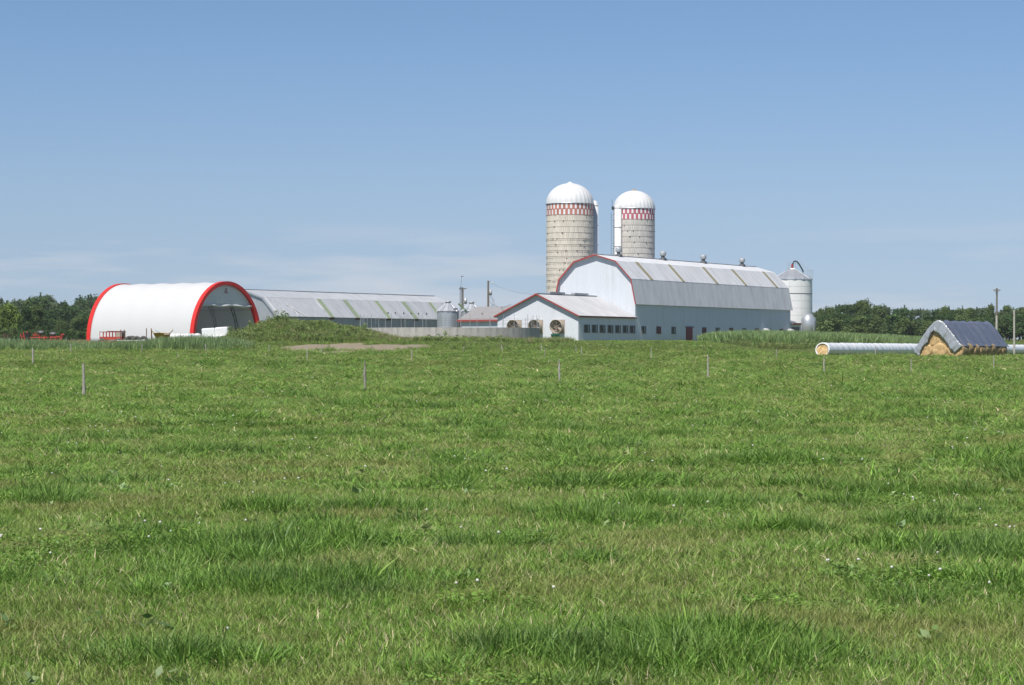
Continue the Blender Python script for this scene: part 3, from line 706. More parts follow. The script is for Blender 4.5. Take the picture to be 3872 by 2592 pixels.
# ------------------------------------------------------------------ small bins, grey roofed building
def grain_bin(px, d, rad, zw, za, label):
    X = (px - CX) / F * d
    t = thing('grain_bin', label, 'grain bin', (X, d, YARD), 0); h = zw - YARD
    pr = [];
    for k in range(int(h / .28) + 2): pr += [(rad, -.3 + k * .28), (rad + .015, -.3 + k * .28 + .07), (rad, -.3 + k * .28 + .14)]
    pr = [p for p in pr if p[1] < h] + [(rad, h)]
    MB().lathe(pr, 36).build('corrugated_wall', galv, t)
    MB().lathe([(rad + .03, h - .05), (rad + .05, h), (rad + .03, h + .05)], 36).build('eave_ring', dark_metal, t)
    ng = 14; hh = za - zw; m = MB(); v = []
    for (r, z) in ((rad + .12, h - .02), (.38, h + hh)):
        for j, bul in ((-1, .05), (-.9, 0), (.9, 0), (1, .05)): a = j * math.pi / ng; v.append((r * math.cos(a), r * math.sin(a), z + bul))
    m.add(v, [(j, j + 1, 5 + j, 4 + j) for j in range(3)]); rm = m.mesh('roof_panel', galv)
    for j in range(ng): inst(rm, 'roof_panel', t, (0, 0, 0), (0, 0, j * 2 * math.pi / ng))
    MB().lathe([(.36, h + hh - .03), (.36, h + hh + .08), (.44, h + hh + .10), (.44, h + hh + .26), (.3, h + hh + .34), (0, h + hh + .36)], 20).build('roof_cap', grey_metal, t)
    MB().lathe([(0, 0), (.38, 0), (.38, .12), (0, .16)], 16).build('roof_hatch', grey_metal, t, (rad * .62, -rad * .45, h + hh * .30))
    return t
grain_bin(1694.5, 338, 1.56, 7.06, 8.22, 'round corrugated grain bin left of the grey roofed building')
grain_bin(1783, 352, 1.42, 7.3, 8.4, 'grain bin showing only its conical roof behind the grey roof')
aug = MB(); a0 = P(1735, 1150, 345); a1 = P(1757, 1172, 342); aug.tube([a0, a1], .13, 8); aug.tube([a1, P(1757, 1195, 342)], .1, 8)
ac = thing('auger_gantry', 'green auger and steel gantry between the two grain bins', 'auger', (a1.x, 342, YARD), 0)
a0 -= ac.location; a1 -= ac.location
MB().tube([a0, a1 + Vector((.3, 0, -.25))], .13, 8).build('auger_tube', M('auger_green', (.10, .16, .06), .6), ac)
q = MB()
for xx in (-.55, -.1, .35, .8): q.bar((xx, 0, -.2), (xx, 0, a1.z + .1), .09)
q.bar((-.6, 0, a1.z + .1), (.85, 0, a1.z + .1), .1); q.bar((-.6, 0, a1.z - .9), (.85, 0, a1.z - .9), .07); q.build('gantry_frame', grey_metal, ac)
MB().lathe([(0, 2.3), (.4, 2.6), (.42, 4.1), (.3, 4.25), (0, 4.3)], 16, c=(.55, .5, 0)).build('dark_drum', dark_metal, ac)

gb = thing('utility_building', 'low building with grey roof and red eave board left of the wing', 'building', (-7.4, 332, YARD), -TB)
GL, GD = 9.4, 11.0; ez, rz_ = 5.75 - YARD, 7.68 - YARD
MB().prism([(.2, .42, -.4), (GL, .42, -.4), (GL, .42, ez - .1), (.2, .42, ez - .1)], (0, 1, 0), GD - .84).build('wall', white_metal, gb)
MB().prism([(.21, .43, ez - .1), (.21, GD - .43, ez - .1), (.21, GD / 2, rz_ - .2)], (1, 0, 0), GL - .4).build('gable_fill', white_metal, gb)
for sgn in (0, 1):
    y0, y1 = (0, GD / 2) if not sgn else (GD, GD / 2)
    n_ = Vector((0, -(rz_ - ez) if not sgn else (rz_ - ez), GD / 2)).normalized()
    MB().prism([(-.3, y0, ez), (GL, y0, ez), (GL, y1, rz_), (-.3, y1, rz_)], -n_, .08).build('roof_slope', grey_roof, gb)
    MB().box(((GL - .3) / 2, y0 + (-.03 if not sgn else .03), ez - .1), (GL + .3, .04, .26)).build('eave_board', red_trim, gb)
MB().prism([(4.6, .41, .9), (6.1, .41, .9), (6.1, .41, 1.9), (4.6, .41, 1.9)], (0, -1, 0), .03).build('opening', glass, gb)
MB().tube([(2.6, 2.0, ez + .9), (2.6, 2.0, ez + 1.0)], .12, 8).build('roof_pipe', dark_metal, gb)
q = MB(); q.lathe([(0, -.9), (.2, -.9), (.3, -.75), (.3, .75), (.2, .9), (0, .9)], 14); o = q.build('ridge_tank', white_plastic, gb, (7.6, GD / 2 + .3, rz_ + .25)); o.rotation_euler = (0, R(90), 0)
hx_ = (1846 - CX) / F * 327
ht = MB().lathe([(.72, 0), (.72, .7), (.55, 1.15), (.2, 1.4), (0, 1.42)], 18); tag(ht.build('calf_hutch', white_plastic, None, (hx_, 327.5, YARD)), 'white plastic calf hutch in front of the grey roofed building', 'hutch')
bpy.data.objects['calf_hutch'].location.z = YARD + 0.35
MB().box((0, 0, -.2), (1.5, 1.5, .4)).build('pad', tank_con, bpy.data.objects['calf_hutch'])

# ------------------------------------------------------------------ round manure tank
tank = thing('manure_tank', 'low round concrete manure tank in front of the wing', 'tank', (-7.95, 303, 2.0), 0)
TR = 11.5; TZ = 4.35 - 2.0
npn = 28; m = MB(); v = []; a = math.pi / npn - .0008
for (zz, r) in ((-.6, TR - .18), (-.6, TR), (TZ, TR), (TZ, TR - .25), (0, TR - .25)):
    for j in range(7): t = -a + 2 * a * j / 6; v.append((r * math.cos(t), r * math.sin(t), zz))
m.add(v, [(i * 7 + j, i * 7 + j + 1, i * 7 + 8 + j, i * 7 + 7 + j) for i in range(4) for j in range(6)])
wm = m.mesh('wall_panel', tank_con)
for j in range(npn): inst(wm, 'wall_panel', tank, (0, 0, 0), (0, 0, j * 2 * math.pi / npn))
MB().lathe([(TR - .2, 1.9), (TR * .5, 1.95), (0.01, 1.95)], 48).build('slurry', slurry, tank)
fr = random.Random(5)
fence = thing('tank_fence', 'thin steel safety posts and wire round the manure tank', 'fence', (-7.95, 303, 2.0 + TZ), 0)
fpts = []
for j in range(34):
    a = 2 * math.pi * j / 34 + fr.uniform(-.03, .03); h = fr.uniform(1.25, 1.75); x, y = (TR - .12) * math.cos(a), (TR - .12) * math.sin(a)
    lean = (fr.uniform(-.04, .04), fr.uniform(-.03, .03)); fpts.append((x + lean[0], y, 1.1))
    MB().tube([(x, y, -.12), (x + lean[0], y + lean[1], h)], .028, 5).build('fence_post', grey_metal, fence)
for z in (0.0, -.55): MB().tube([(x, y, z + 1.1 if z else zz) for x, y, zz in fpts + fpts[:1]], .008, 4, cap=False).build('fence_wire', wire_m, fence)

# ------------------------------------------------------------------ poles and wires
def pole(px, d, ztop, label, arm=None, mats=pole_wood, rad=.15, split=None, name='utility_pole', zb=None, group=None):
    X = (px - CX) / F * d; zb = float(gz(X, d)) if zb is None else zb
    t = thing(name, label, 'pole', (X, d, zb), 0, group); h = ztop - zb
    if split:
        MB().tube([(0, 0, -.4), (.02, 0, split)], [rad, rad * .9], 10).build('lower_shaft', pole_light, t); MB().tube([(.02, 0, split), (.05, 0, h)], [rad * .9, rad * .62], 10).build('upper_shaft', pole_wood, t)
    else: MB().tube([(0, 0, -.4), (0, 0, h)], [rad, rad * .75], 10).build('shaft', mats, t)
    if arm:
        MB().box((0.02, -.14, h - arm[1]), (arm[0], .1, .12)).build('crossarm', pole_wood, t)
        for s in (-.45, 0, .45): MB().lathe([(.05, 0), (.05, .12), (.02, .18), (0, .18)], 8).build('insulator', frame_white if s else dark_metal, t, (s * arm[0] + .02, -.14, h - arm[1] + .06))
        for s in (-1, 1): MB().bar((s * arm[0] * .35, -.14, h - arm[1] - .06), (0, -.14, h - arm[1] - .5), .03).build('brace', dark_metal, t)
    return t
p1 = pole(1749, 356, 10.85, 'utility pole with crossarm beside the lattice mast', (1.15, .1), rad=.2)
q = MB().lathe([(.0, 0), (.22, .02), (.22, .8), (0, .84)], 14); q.build('transformer', galv, p1, (.45, -.1, 5.6))
p2 = pole(1846, 348, 11.7, 'utility pole with lamp and looping cables behind the grey roof', None, rad=.19)
MB().tube([(0, 0, 8.7), (.3, -.05, 8.75), (.55, -.05, 8.6)], .03, 6).build('lamp_arm', grey_metal, p2)
MB().lathe([(0, 0), (.1, .05), (.12, .18), (0, .22)], 10).build('lamp_head', white_plastic, p2, (.6, -.05, 8.4))
MB().lathe([(0, 0), (.2, .02), (.2, .75), (0, .8)], 14).build('transformer', grey_metal, p2, (.35, -.1, 6.7))
cb = MB()
for (r0, zc) in ((.55, 5.6), (.75, 5.5), (.4, 5.2)): cb.tube([(.15 + r0 * math.sin(t) , -.15, zc + r0 * math.cos(t) * 1.5) for t in np.linspace(0.1, 3.0, 16)], .022, 5)
cb.box((-.25, -.1, 4.4), (.2, .3, .9)); cb.build('cable_loop', wire_m, p2)
mast = thing('antenna_mast', 'thin lattice mast with small aerial beside the utility pole', 'mast', ((1742.5 - CX) / F * 354, 354, YARD), 0)
q = MB(); leg = [(.16 * math.cos(R(90 + 120 * k)), .16 * math.sin(R(90 + 120 * k))) for k in range(3)]
for (x, y) in leg: q.bar((x, y, -.1), (x, y, 8.2), .035)
for k in range(26):
    for j in range(3):
        a_, b_ = leg[j], leg[(j + 1) % 3]; q.bar((a_[0], a_[1], .2 + k * .31), (b_[0], b_[1], .2 + k * .31 + .15), .022)
q.build('lattice', dark_metal, mast)
q = MB(); q.bar((0, 0, 8), (.12, 0, 9.7), .04); q.bar((0, 0, 9.7), (.5, 0, 9.75), .04); q.box((.2, 0, 9.7), (.25, .06, .1)); q.build('aerial', dark_metal, mast)
def wire(a, b, sagm, name, label, r=.012):
    pts = [a.lerp(b, t) - Vector((0, 0, sagm * 4 * t * (1 - t))) for t in np.linspace(0, 1, 17)]
    m_ = MB().tube([p - a for p in pts], r, 4, cap=False); o = m_.build(name, wire_m, None, a); tag(o, label, 'cable'); return o
wp2 = Vector(p2.location)
wire(wp2 + Vector((0, 0, 8.7)), Vector((3.7, 318.6, 9.05)), .5, 'service_cable', 'thin cable from the lamp pole down to the wing ridge')
wire(wp2 + Vector((.7, -.1, 5.4)), Vector((-.1, 319.3, 7.7)), .4, 'service_cable', 'thicker service cable from the looped pole to the red gable', .03)
pr_ = pole(3768, 290, CAMZ + (HY - 1090) / F * 290, 'utility pole with crossarm behind the tarped bale stack', (.85, .25), split=4.9, rad=.15)
pq = pole(3835, 270, CAMZ + (HY - 1172) / F * 270, 'plain bleached pole beside the wrapped bale row', None, mats=pole_light, rad=.13)
wire(Vector(pr_.location) + Vector((0, 0, 5.5)), Vector(pq.location) + Vector((0, 0, 5.0)), .15, 'guy_wire', 'faint wire between the two right hand poles')

# ------------------------------------------------------------------ fence posts
post_meshes = []
for k in range(5):
    rr = random.Random(k); q = MB(); n_ = 6
    pts = [(rr.uniform(-.012, .012), rr.uniform(-.012, .012), -.15 + 1.15 * i / n_) for i in range(n_ + 1)]
    q.tube(pts, [.050 + rr.uniform(-.010, .010) for _ in pts], 8, smooth=False)
    if k % 2: q.v[-8:] = [(x, y, z + .04 * (x > 0)) for x, y, z in q.v[-8:]]
    post_meshes.append(q.mesh('fence_post', wood))
near = [(317, 1377, 1504, 1.0), (1381, 1369, 1483, .9), (2116, 1364, 1455, .9), (2677, 1351, 1438, .9), (3116, 1351, 1417, .85), (3445, 1355, 1417, .6), (3757, 1343, 1400, .85), (125, 1318, 1384, 1.4)]
mid = [(1162, 1318, 1368, .8), (1556, 1318, 1367, .8), (2059, 1318, 1356, .55), (2200, 1312, 1354, .6), (2462, 1319, 1359, .6), (2936, 1320, 1359, .7), (3130, 1314, 1350, .8), (3311, 1314, 1352, 1.0), (671, 1325, 1358, .55), (3551 + 110, 1322, 1348, .6), (3780, 1318, 1343, .5)]
lean = [(270, 1302, 1338, -5), (535, 1303, 1334, 6), (780, 1302, 1333, -7), (1020, 1307, 1335, -8), (1217, 1303, 1331, -5), (1408, 1308, 1332, -7), (1580, 1311, 1332, -9), (1754, 1315, 1334, -4), (1901, 1303, 1331, -10), (2046, 1305, 1333, 3), (2178, 1313, 1331, 0), (2296, 1308, 1324, 3), (2650, 1306, 1326, 2)]
def put_post(px, yt, yb, tk, tilt, label, group, name):
    d = hitground(px, yb) or 220
    X = (px - CX) / F * d; z = float(gz(X, d)); h = max(.55, (yb - yt) / F * d)
    o = inst(post_meshes[int(px) % 5], name, None, (X, d, z), (0, R(-tilt), random.uniform(0, 6)), (tk, tk, h))
    o.rotation_euler = (R(random.uniform(-2, 2)), R(tilt), 0); tag(o, label, 'post', group)
for i, (px, a_, b_, tk) in enumerate(near):
    put_post(px, a_, b_, tk, random.uniform(-1.5, 1.5), 'weathered grey fence post standing alone in the open pasture', 'posts of the near fence line', 'fence_post')
for px, a_, b_, tk in mid: put_post(px, a_, b_, tk, random.uniform(-2, 2), 'thin upright fence stake along the far edge of the pasture', 'stakes of the far fence line', 'fence_stake')
for px, a_, b_, tl in lean: put_post(px, a_, b_, .85, tl, 'short leaning fence post at the edge of the tall weeds', 'leaning posts by the weeds', 'leaning_post')

# ------------------------------------------------------------------ wrapped bale row (long white tube)
tube = thing('wrapped_bale_row', 'long white plastic wrapped row of round bales with open straw end', 'bale row', (TX, TY, 0), -TA)
TRAD = .73; TLN = 205.0; nr = 24
yv = np.arange(0, TLN, .17); ph = np.cumsum(.17 * 2 * math.pi / (2.0 + .5 * np.sin(yv * .37) + .25 * np.sin(yv * .9)))
sec = []
for y, p in zip(yv, ph):
    wx = TX + TD[0] * y; wy = TY + TD[1] * y; g = float(gz0(wx, wy))
    r = TRAD * (.87 + .135 * abs(math.sin(p / 2)) ** .5 + .012 * math.sin(y * 1.7)); r = r * (1.06 if y < .5 else 1)
    row_ = []
    for j in range(nr + 1):
        t = 2 * math.pi * j / nr; dzz = .02 * math.sin(3 * t + y * 2.1)
        row_.append((math.cos(t) * (r + dzz) * 1.03, y + .12 * math.sin(t) , g + TRAD * .97 + math.sin(t) * (r + dzz) * (1 if math.sin(t) > 0 else .97)))
    sec.append(row_)
g0 = float(gz0(TX, TY)) + TRAD * .97
lip = []
for (k, yo) in ((.82, .10), (.84, -.02), (.90, -.10), (1.0, -.05)):
    lip.append([(math.cos(2 * math.pi * j / nr) * TRAD * k * 1.03, yo + .12 * math.sin(2 * math.pi * j / nr), g0 + math.sin(2 * math.pi * j / nr) * TRAD * k) for j in range(nr + 1)])
MB().grid(lip + sec).build('plastic_wrap', wrap, tube)
q = MB(); q.add([(0, .03, g0 - .02)] + [(math.cos(2 * math.pi * j / 24) * TRAD * k * .84, .04 + .1 * math.sin(2 * math.pi * j / 24), g0 + math.sin(2 * math.pi * j / 24) * TRAD * k * .84) for k in (.35, 1) for j in range(24)],
    [(0, 1 + j, 1 + (j + 1) % 24) for j in range(24)] + [(1 + j, 25 + j, 25 + (j + 1) % 24, 1 + (j + 1) % 24) for j in range(24)], 0, True); q.build('straw_end', hay_face, tube)

# ------------------------------------------------------------------ tarped bale stack
SA = R(33)
sx0 = (3551 - CX) / F * 231
stack_m = Matrix.Translation((sx0, 231, float(gz0(sx0, 231)) + .02)) @ Matrix.Rotation(-SA, 4, 'Z')
def bale_mesh(seed):
    rr = random.Random(seed); q = MB(); n_ = 20; prof = [(.0, 0.04), (.35, .02), (.70, 0), (.86, .03), (.97, .12), (1.0, .3), (1.0, 1.1), (.97, 1.33), (.86, 1.41), (.5, 1.43), (0, 1.43)]
    rows2 = []
    for i, (r, y) in enumerate(prof):
        rows2.append([(.885 * r * math.cos(t) * (1 + rr.uniform(-.05, .05)), y + rr.uniform(-.03, .03) * (r < .9), .74 * r * math.sin(t) * (1 + rr.uniform(-.05, .05))) for t in [2 * math.pi * j / n_ for j in range(n_)]])
    v = [p for r_ in rows2 for p in r_]
    for i in range(len(prof) - 1):
        q.m += [0 if (i < 4 or i > 6) else 1] * n_; q.sm += [True] * n_
        q.f += [(i * n_ + j, (i + 1) * n_ + j, (i + 1) * n_ + (j + 1) % n_, i * n_ + (j + 1) % n_) for j in range(n_)]
    q.v = v; return q.mesh('round_bale', [hay_face, hay_side])
bms = [bale_mesh(k) for k in range(5)]
kb = 0
for k in range(8):
    for (s, z, lev) in ((-1.6, .66, 0), (0, .66, 0), (1.6, .66, 0), (-.8, 1.66, 1), (.8, 1.66, 1), (0, 2.54, 2)):
        if k > 0 and not (s == 1.6 or s == -1.6): continue
        o = inst(bms[kb % 5], 'round_hay_bale'); kb += 1; bsc = 1.0 if lev == 0 else .9
        jit = random.uniform(-.05, .05)
        o.matrix_world = stack_m @ Matrix.Translation((s + jit, k * 1.48 + random.uniform(0, .04) - (.0 if lev == 0 else -.06), z)) @ Matrix.Rotation(random.uniform(-.3, .3), 4, 'Y') @ Matrix.Scale(bsc, 4)
        if k == 0: lb = ('round hay bale showing its end in the bottom row of the tarped stack', 'round hay bale showing its end in the middle row under the tarp', 'round hay bale at the peak of the stack under the tarp')[lev]; gp = 'bale ends of the stack, row %s' % 'abc'[lev] if lev < 2 else None
        elif s > 0: lb = 'weathered round bale along the long side below the slate tarp'; gp = 'bales along the long side of the stack'
        else: lb = 'round bale hidden along the far side of the tarped stack'; gp = 'bales along the far side of the stack'
        tag(o, lb, 'hay bale', gp)
lh = MB(); lh.prism([(-2.3, .16, 0.02), (2.25, .16, 0.02), (1.3, .16, 1.9), (0, .16, 3.0), (-1.3, .16, 1.9)], (0, 1, 0), 1.0)
lo_ = lh.build('loose_hay', hay_face); lo_.matrix_world = stack_m; tag(lo_, 'loose hay packed between the bale ends of the tarped stack', 'hay')
tarp = thing('tarp', 'slate grey tarp with silver underside draped over the hay bale stack', 'tarp', stack_m.translation, -SA)
tp = [(-2.62, .42), (-2.28, 1.0), (-1.66, 1.98), (-1.0, 2.84), (-.46, 3.36), (0, 3.56), (.44, 3.38), (.97, 2.82), (1.60, 2.06), (2.18, 1.30), (2.44, 1.03)]
SLN = 12.1
def tprof(u):
    k = u * (len(tp) - 1); i = min(int(k), len(tp) - 2); f = k - i; return lerp(tp[i][0], tp[i + 1][0], f), lerp(tp[i][1], tp[i + 1][1], f)
pts = []
for i in range(61):
    y = -.06 + (SLN + .25) * i / 60; row_ = []
    for j in range(51):
        u = j / 50; x, z = tprof(u); nrm = Vector((x * .8, 0, 1.2)).normalized()
        crease = .05 * math.sin(y * 3.1 + u * 4) + .04 * float(fbm(y * 1.5 + 3, u * 6, 3) - .5) * 3
        crease += .05 * math.sin(y * 4.2) * max(0, 1 - abs(u - .5) * 3) * .8
        edge = .10 * float(fbm(y * 1.2, 50.0, 3) - .5) * 2 if j in (0, 50) else 0
        sagd = -.045 * abs(math.sin(y * math.pi / 1.48)) ** 1.5 * (1 - abs(2 * u - 1) * .4)
        p = Vector((x, y, z + edge)) + nrm * (crease + sagd)
        row_.append(p)
    pts.append(row_)
o = MB().grid(pts).build('tarp_sheet', [tarp_dark], tarp); o.modifiers.new('s', 'SOLIDIFY').thickness = .02
outer = [(-2.64, .40), (-2.29, 1.0), (-1.67, 2.0), (-1.01, 2.86), (-.5, 3.36), (0, 3.59), (.46, 3.4), (.80, 3.04), (1.17, 2.60), (1.62, 2.06), (2.02, 1.54), (2.45, 1.04)]
inner = [(-2.0, .12), (-1.85, .60), (-1.62, 1.05), (-1.12, 1.42), (-.98, 1.95), (-.60, 2.55), (-.25, 2.40), (.20, 2.14), (.55, 1.66), (.98, 1.24), (1.22, .82), (1.62, .40)]
pts = []
NJ = 56
for i in range(9):
    f = i / 8; row_ = []
    for j in range(NJ + 1):
        k = j / NJ * (len(outer) - 1); a_ = min(int(k), len(outer) - 2); g = k - a_
        ox, oz = lerp(outer[a_][0], outer[a_ + 1][0], g), lerp(outer[a_][1], outer[a_ + 1][1], g)
        ix, iz = lerp(inner[a_][0], inner[a_ + 1][0], g), lerp(inner[a_][1], inner[a_ + 1][1], g)
        x, z = lerp(ox, ix, f), lerp(oz, iz, f)
        y = -.09 - .03 * math.sin(f * 1.6) + f * .26 * float(fbm(j * .42 + 3, f * .8, 3) - .5) + .05 * f * math.sin(j * .6 + 1) - .06
        row_.append((x + .03 * math.sin(j * 2.1), y, z + .03 * f * math.sin(j * 1.7)))
    pts.append(row_)
o = MB().grid(pts).build('silver_flap', tarp_silver, tarp); o.modifiers.new('s', 'SOLIDIFY').thickness = .012

# ------------------------------------------------------------------ farm machinery and clutter by the shelter
hx0, hd = (164 - CX) / F * 266, 266
har = thing('disc_harrow', 'red folded disc harrow with two raised wheels standing in weeds', 'implement', (hx0, hd, float(gz(hx0, hd))), 0)
k_ = .00442
def H(x, y, dy=0): return Vector(((x - 1100) * k_, dy, (1045 - y) * k_))
q = MB()
for (a_, b_, wd) in (((760, 830), (1200, 830), .11), ((780, 930), (1160, 915), .11), ((1290, 825), (1575, 805), .12), ((1270, 925), (1560, 915), .11), ((1000, 800), (1010, 1000), .12), ((1130, 790), (1090, 1050), .13), ((1410, 830), (1415, 930), .11), ((1560, 760), (1500, 1000), .12), ((960, 760), (1010, 830), .08), ((1280, 790), (1285, 1060), .10), ((1500, 1060), (1600, 1060), .14), ((820, 740), (870, 800), .06), ((890, 710), (900, 790), .06), ((1540, 760), (1600, 745), .12)):
    for dy in (0, .7): q.bar(H(*a_, dy), H(*b_, dy), wd, wd)
for x in (800, 1000, 1130, 1330, 1500): q.bar(H(x, 880, -.05), H(x, 880, .75), .09)
q.build('frame', imp_red, har)
for (a_, b_) in (((525, 740), (570, 955)), ((590, 690), (640, 950))): MB().bar(H(*a_), H(*b_), .1).build('lift_arm', imp_red, har)
MB().bar(H(560, 800), H(620, 790), .08).build('lift_arm', imp_red, har)
dm = MB().lathe([(0, .03), (.16, .02), (.27, -.03), (.28, -.03), (.16, .0), (0, .01)], 18).mesh('disc', imp_black)
for k in range(11):
    for (xa, ya, xb, yb) in ((680, 720, 720, 1000), (1600, 770, 1580, 1010), (1180, 960, 1420, 1010)):
        if k > 8 and xa == 1600: continue
        f = k / 10; pt = H(lerp(xa, xb, f), lerp(ya, yb, f)); inst(dm, 'disc', har, pt + Vector((0, .2 + .1 * (k % 2), 0)), (0, R(90) if xa == 1180 else R(14), 0))
MB().bar(H(690, 700), H(715, 1000), .34, .5).build('disc_gang', imp_black, har); MB().box(H(705, 700, -.2), (.10, .1, .2)).build('reflector', imp_red, har)
for (x, y) in ((1020, 700), (1325, 735)):
    w_ = MB(); w_.lathe([(.22, -.09), (.32, -.13), (.38, -.09), (.385, .09), (.32, .13), (.22, .09)], 24); o = w_.build('wheel', tyre_m, har, H(x, y, .3)); o.rotation_euler = (R(18), R(8), 0)
    MB().lathe([(0, -.02), (.22, -.06), (.22, .06), (0, .02)], 20).build('rim', grey_metal, o); MB().bar(H(x, y + 20, .3), H(x - 10, 830, .3), .09).build('wheel_arm', imp_red, har)
mb_ = MB(); ix0 = (22 - CX) / F * 266
imp = thing('hitch_implement', 'dark upright implement on a red base left of the disc harrow', 'implement', (ix0, 266, float(gz(ix0, 266))), 0)
for (x, wd, h0, h1) in ((-.22, .12, .1, 1.45), (.0, .1, .1, 1.5), (.22, .12, .2, 1.35), (.33, .07, 0, 1.3)): MB().bar((x, 0, h0), (x + .02, 0, h1), wd).build('mast', brown_rust if wd > .1 else imp_black, imp)
MB().box((-.1, 0, .12), (1.1, .7, .22)).build('base', imp_red, imp); MB().lathe([(0, -.2), (.22, -.2), (.26, -.1), (.26, .1), (.22, .2), (0, .2)], 16).build('motor', imp_black, imp, (-.03, -.1, .6)); MB().bar((-.1, 0, .78), (-1.4, 0, .80), .1).build('drawbar', galv_old, imp)
# red wagon
wx0, wd0 = (426 - CX) / F * 282, 282
wag = thing('hay_wagon', 'low red slat sided wagon in front of the white shelter', 'wagon', (wx0, wd0, float(gz(wx0, wd0)) + .05), R(-8))
MB().box((0, 0, .55), (2.75, 1.5, .12)).build('deck', imp_red, wag)
for dy in (-.72, .72):
    MB().box((0, dy, 1.42), (2.75, .06, .08)).build('top_rail', dark_red, wag)
    for k in range(6): MB().box((-1.34 + k * .38, dy, 1.0), (.06, .05, .85)).build('slat', imp_red, wag)
    MB().box((0, dy, .72), (2.7, .05, .26)).build('side_board', imp_red, wag); MB().box((.98, dy, 1.05), (.72, .04, .62)).build('end_panel', fan_m, wag)
MB().box((.45, 0, 1.50), (1.9, 1.45, .06)).build('roof_sheet', dark_red, wag)
for (x, y) in ((-1.0, -.8), (1.0, -.8), (-1.0, .8), (1.0, .8)):
    o = MB().lathe([(.14, -.1), (.3, -.12), (.36, -.08), (.36, .08), (.3, .12), (.14, .1)], 20).build('wheel', tyre_m, wag, (x, y, .33)); o.rotation_euler = (R(90), 0, 0)
    MB().lathe([(0, -.03), (.15, -.05), (.15, .05), (0, .03)], 14).build('rim', grey_metal, o)
for i, px in enumerate((456, 471, 553, 573)):
    d = 274; X = (px - CX) / F * d; g = float(gz(X, d)); zt = CAMZ + (HY - (1248 if i < 2 else 1243)) / F * d
    q = MB().bar((0, 0, -.2), (.03 * (-1) ** i, 0, zt - g), .09, .09); q.box((.03 * (-1) ** i, 0, zt - g), (.1, .1, .03)); tag(q.build('steel_post', brown_rust, None, (X, d, g)), 'tall thin rusty steel post in front of the white shelter', 'post', 'rusty posts by the shelter')
tm = MB().lathe([(.26, -.1), (.48, -.14), (.56, -.1), (.57, .1), (.48, .14), (.26, .1), (.26, -.1)], 24).mesh('old_tyre', tyre_m)
for px in (489, 517, 543, 500):
    d = 266 + (px == 500) * 1.5; X = (px - CX) / F * d; o = inst(tm, 'old_tyre', None, (X, d, float(gz(X, d)) + .55), (R(82), 0, R(random.uniform(-10, 10)))); tag(o, 'old black tyre half hidden in the reeds beside the red wagon', 'tyre', 'old tyres in the reeds')
X = (492 - CX) / F * 262; rl = thing('roller_frame', 'low grey and orange steel roller lying in the reeds', 'implement', (X, 262, float(gz(X, 262))), 0)
MB().tube([(-1.5, 0, .62), (1.6, 0, .62)], .07, 8).build('beam', grey_metal, rl); MB().tube([(-.9, -.3, .25), (2.0, -.3, .22)], .16, 12).build('drum', M('orange_paint', (.50, .12, .04), .6), rl)
for x in (-.9, .5, 1.9): MB().bar((x, -.3, .2), (x, 0, .62), .07).build('bracket', imp_red, rl)
MB().bar((-1.5, 0, .62), (-2.4, 0, .3), .22).build('drawbar', brown_rust, rl)
# yellow hopper
yx, yd = (612 - CX) / F * 262, 262
hop = thing('yellow_hopper', 'yellow V shaped hopper spreader among dry grass by the shelter', 'spreader', (yx, yd, float(gz(yx, yd)) + .55), R(6))
def hop_shell(w0, w1, z0, z1, d0, d1): return [(-w0, -d0, z0), (w0, -d0, z0), (w0, d0, z0), (-w0, d0, z0), (-w1, -d1, z1), (w1, -d1, z1), (w1, d1, z1), (-w1, d1, z1)]
o = MB().add(hop_shell(.55, .92, .15, .95, .3, .8), [(0, 1, 5, 4), (1, 2, 6, 5), (2, 3, 7, 6), (3, 0, 4, 7), (0, 3, 2, 1)]).build('hopper_body', yellow_m, hop); o.modifiers.new('s', 'SOLIDIFY').thickness = .04
for (x, sg) in ((-.9, -1), (.95, 1)): MB().prism([(x, -.8, .95), (x + sg * .28, -.8, 1.28), (x + sg * .28, .8, 1.28), (x, .8, .95)], (0, 0, 1), .05).build('flared_edge', yellow_m, hop)
MB().box((-.45, -.55, 1.12), (.62, .9, .05), Matrix.Rotation(R(24), 3, 'Y')).build('grey_lid', grey_metal, hop)
MB().box((.55, -.78, .85), (.6, .05, .2)).build('light_patch', fan_m, hop); MB().box((.86, -.6, .55), (.14, .4, .8)).build('end_post', brown_rust, hop)
for x in (-.7, .7):
    MB().bar((x, -.3, -.7), (x * .8, -.3, .5), .1).build('leg', yellow_m, hop); MB().bar((x, .3, -.7), (x * .8, .3, .5), .1).build('leg', yellow_m, hop)
MB().tube([(-1.05, -.3, -.2), (-1.1, -.3, 1.3)], .05, 6).build('side_pipe', brown_rust, hop)
# white wrapped bales
wm_ = MB().lathe([(0, -.62), (.35, -.63), (.56, -.58), (.66, -.42), (.68, 0), (.66, .42), (.56, .58), (.35, .63), (0, .62)], 22).mesh('wrapped_bale', wrap)
for (px, py, d, rot) in ((655, 1247, 290, 20), (690, 1246, 292, -15), (724, 1250, 290, 40), (747, 1243, 293, 0), (672, 1262, 286, 10), (712, 1263, 287, -30)):
    X = (px - CX) / F * d; o = inst(wm_, 'wrapped_round_bale', None, (X, d, float(gz(X, d)) + .64), (R(90), 0, R(rot)), (1, 1, 1)); tag(o, 'white plastic wrapped round bale in the heap beside the yellow hopper', 'wrapped bale', 'wrapped round bales by the shelter')
def sq_bale():
    q = MB(); q.box((0, 0, 0), (1.6, 1.3, .98)); o = q.build('wrapped_square_bale', wrap); bv = o.modifiers.new('b', 'BEVEL'); bv.width = .14; bv.segments = 3; sb = o.modifiers.new('ss', 'SUBSURF'); sb.levels = sb.render_levels = 1
    return o
sq0 = sq_bale()
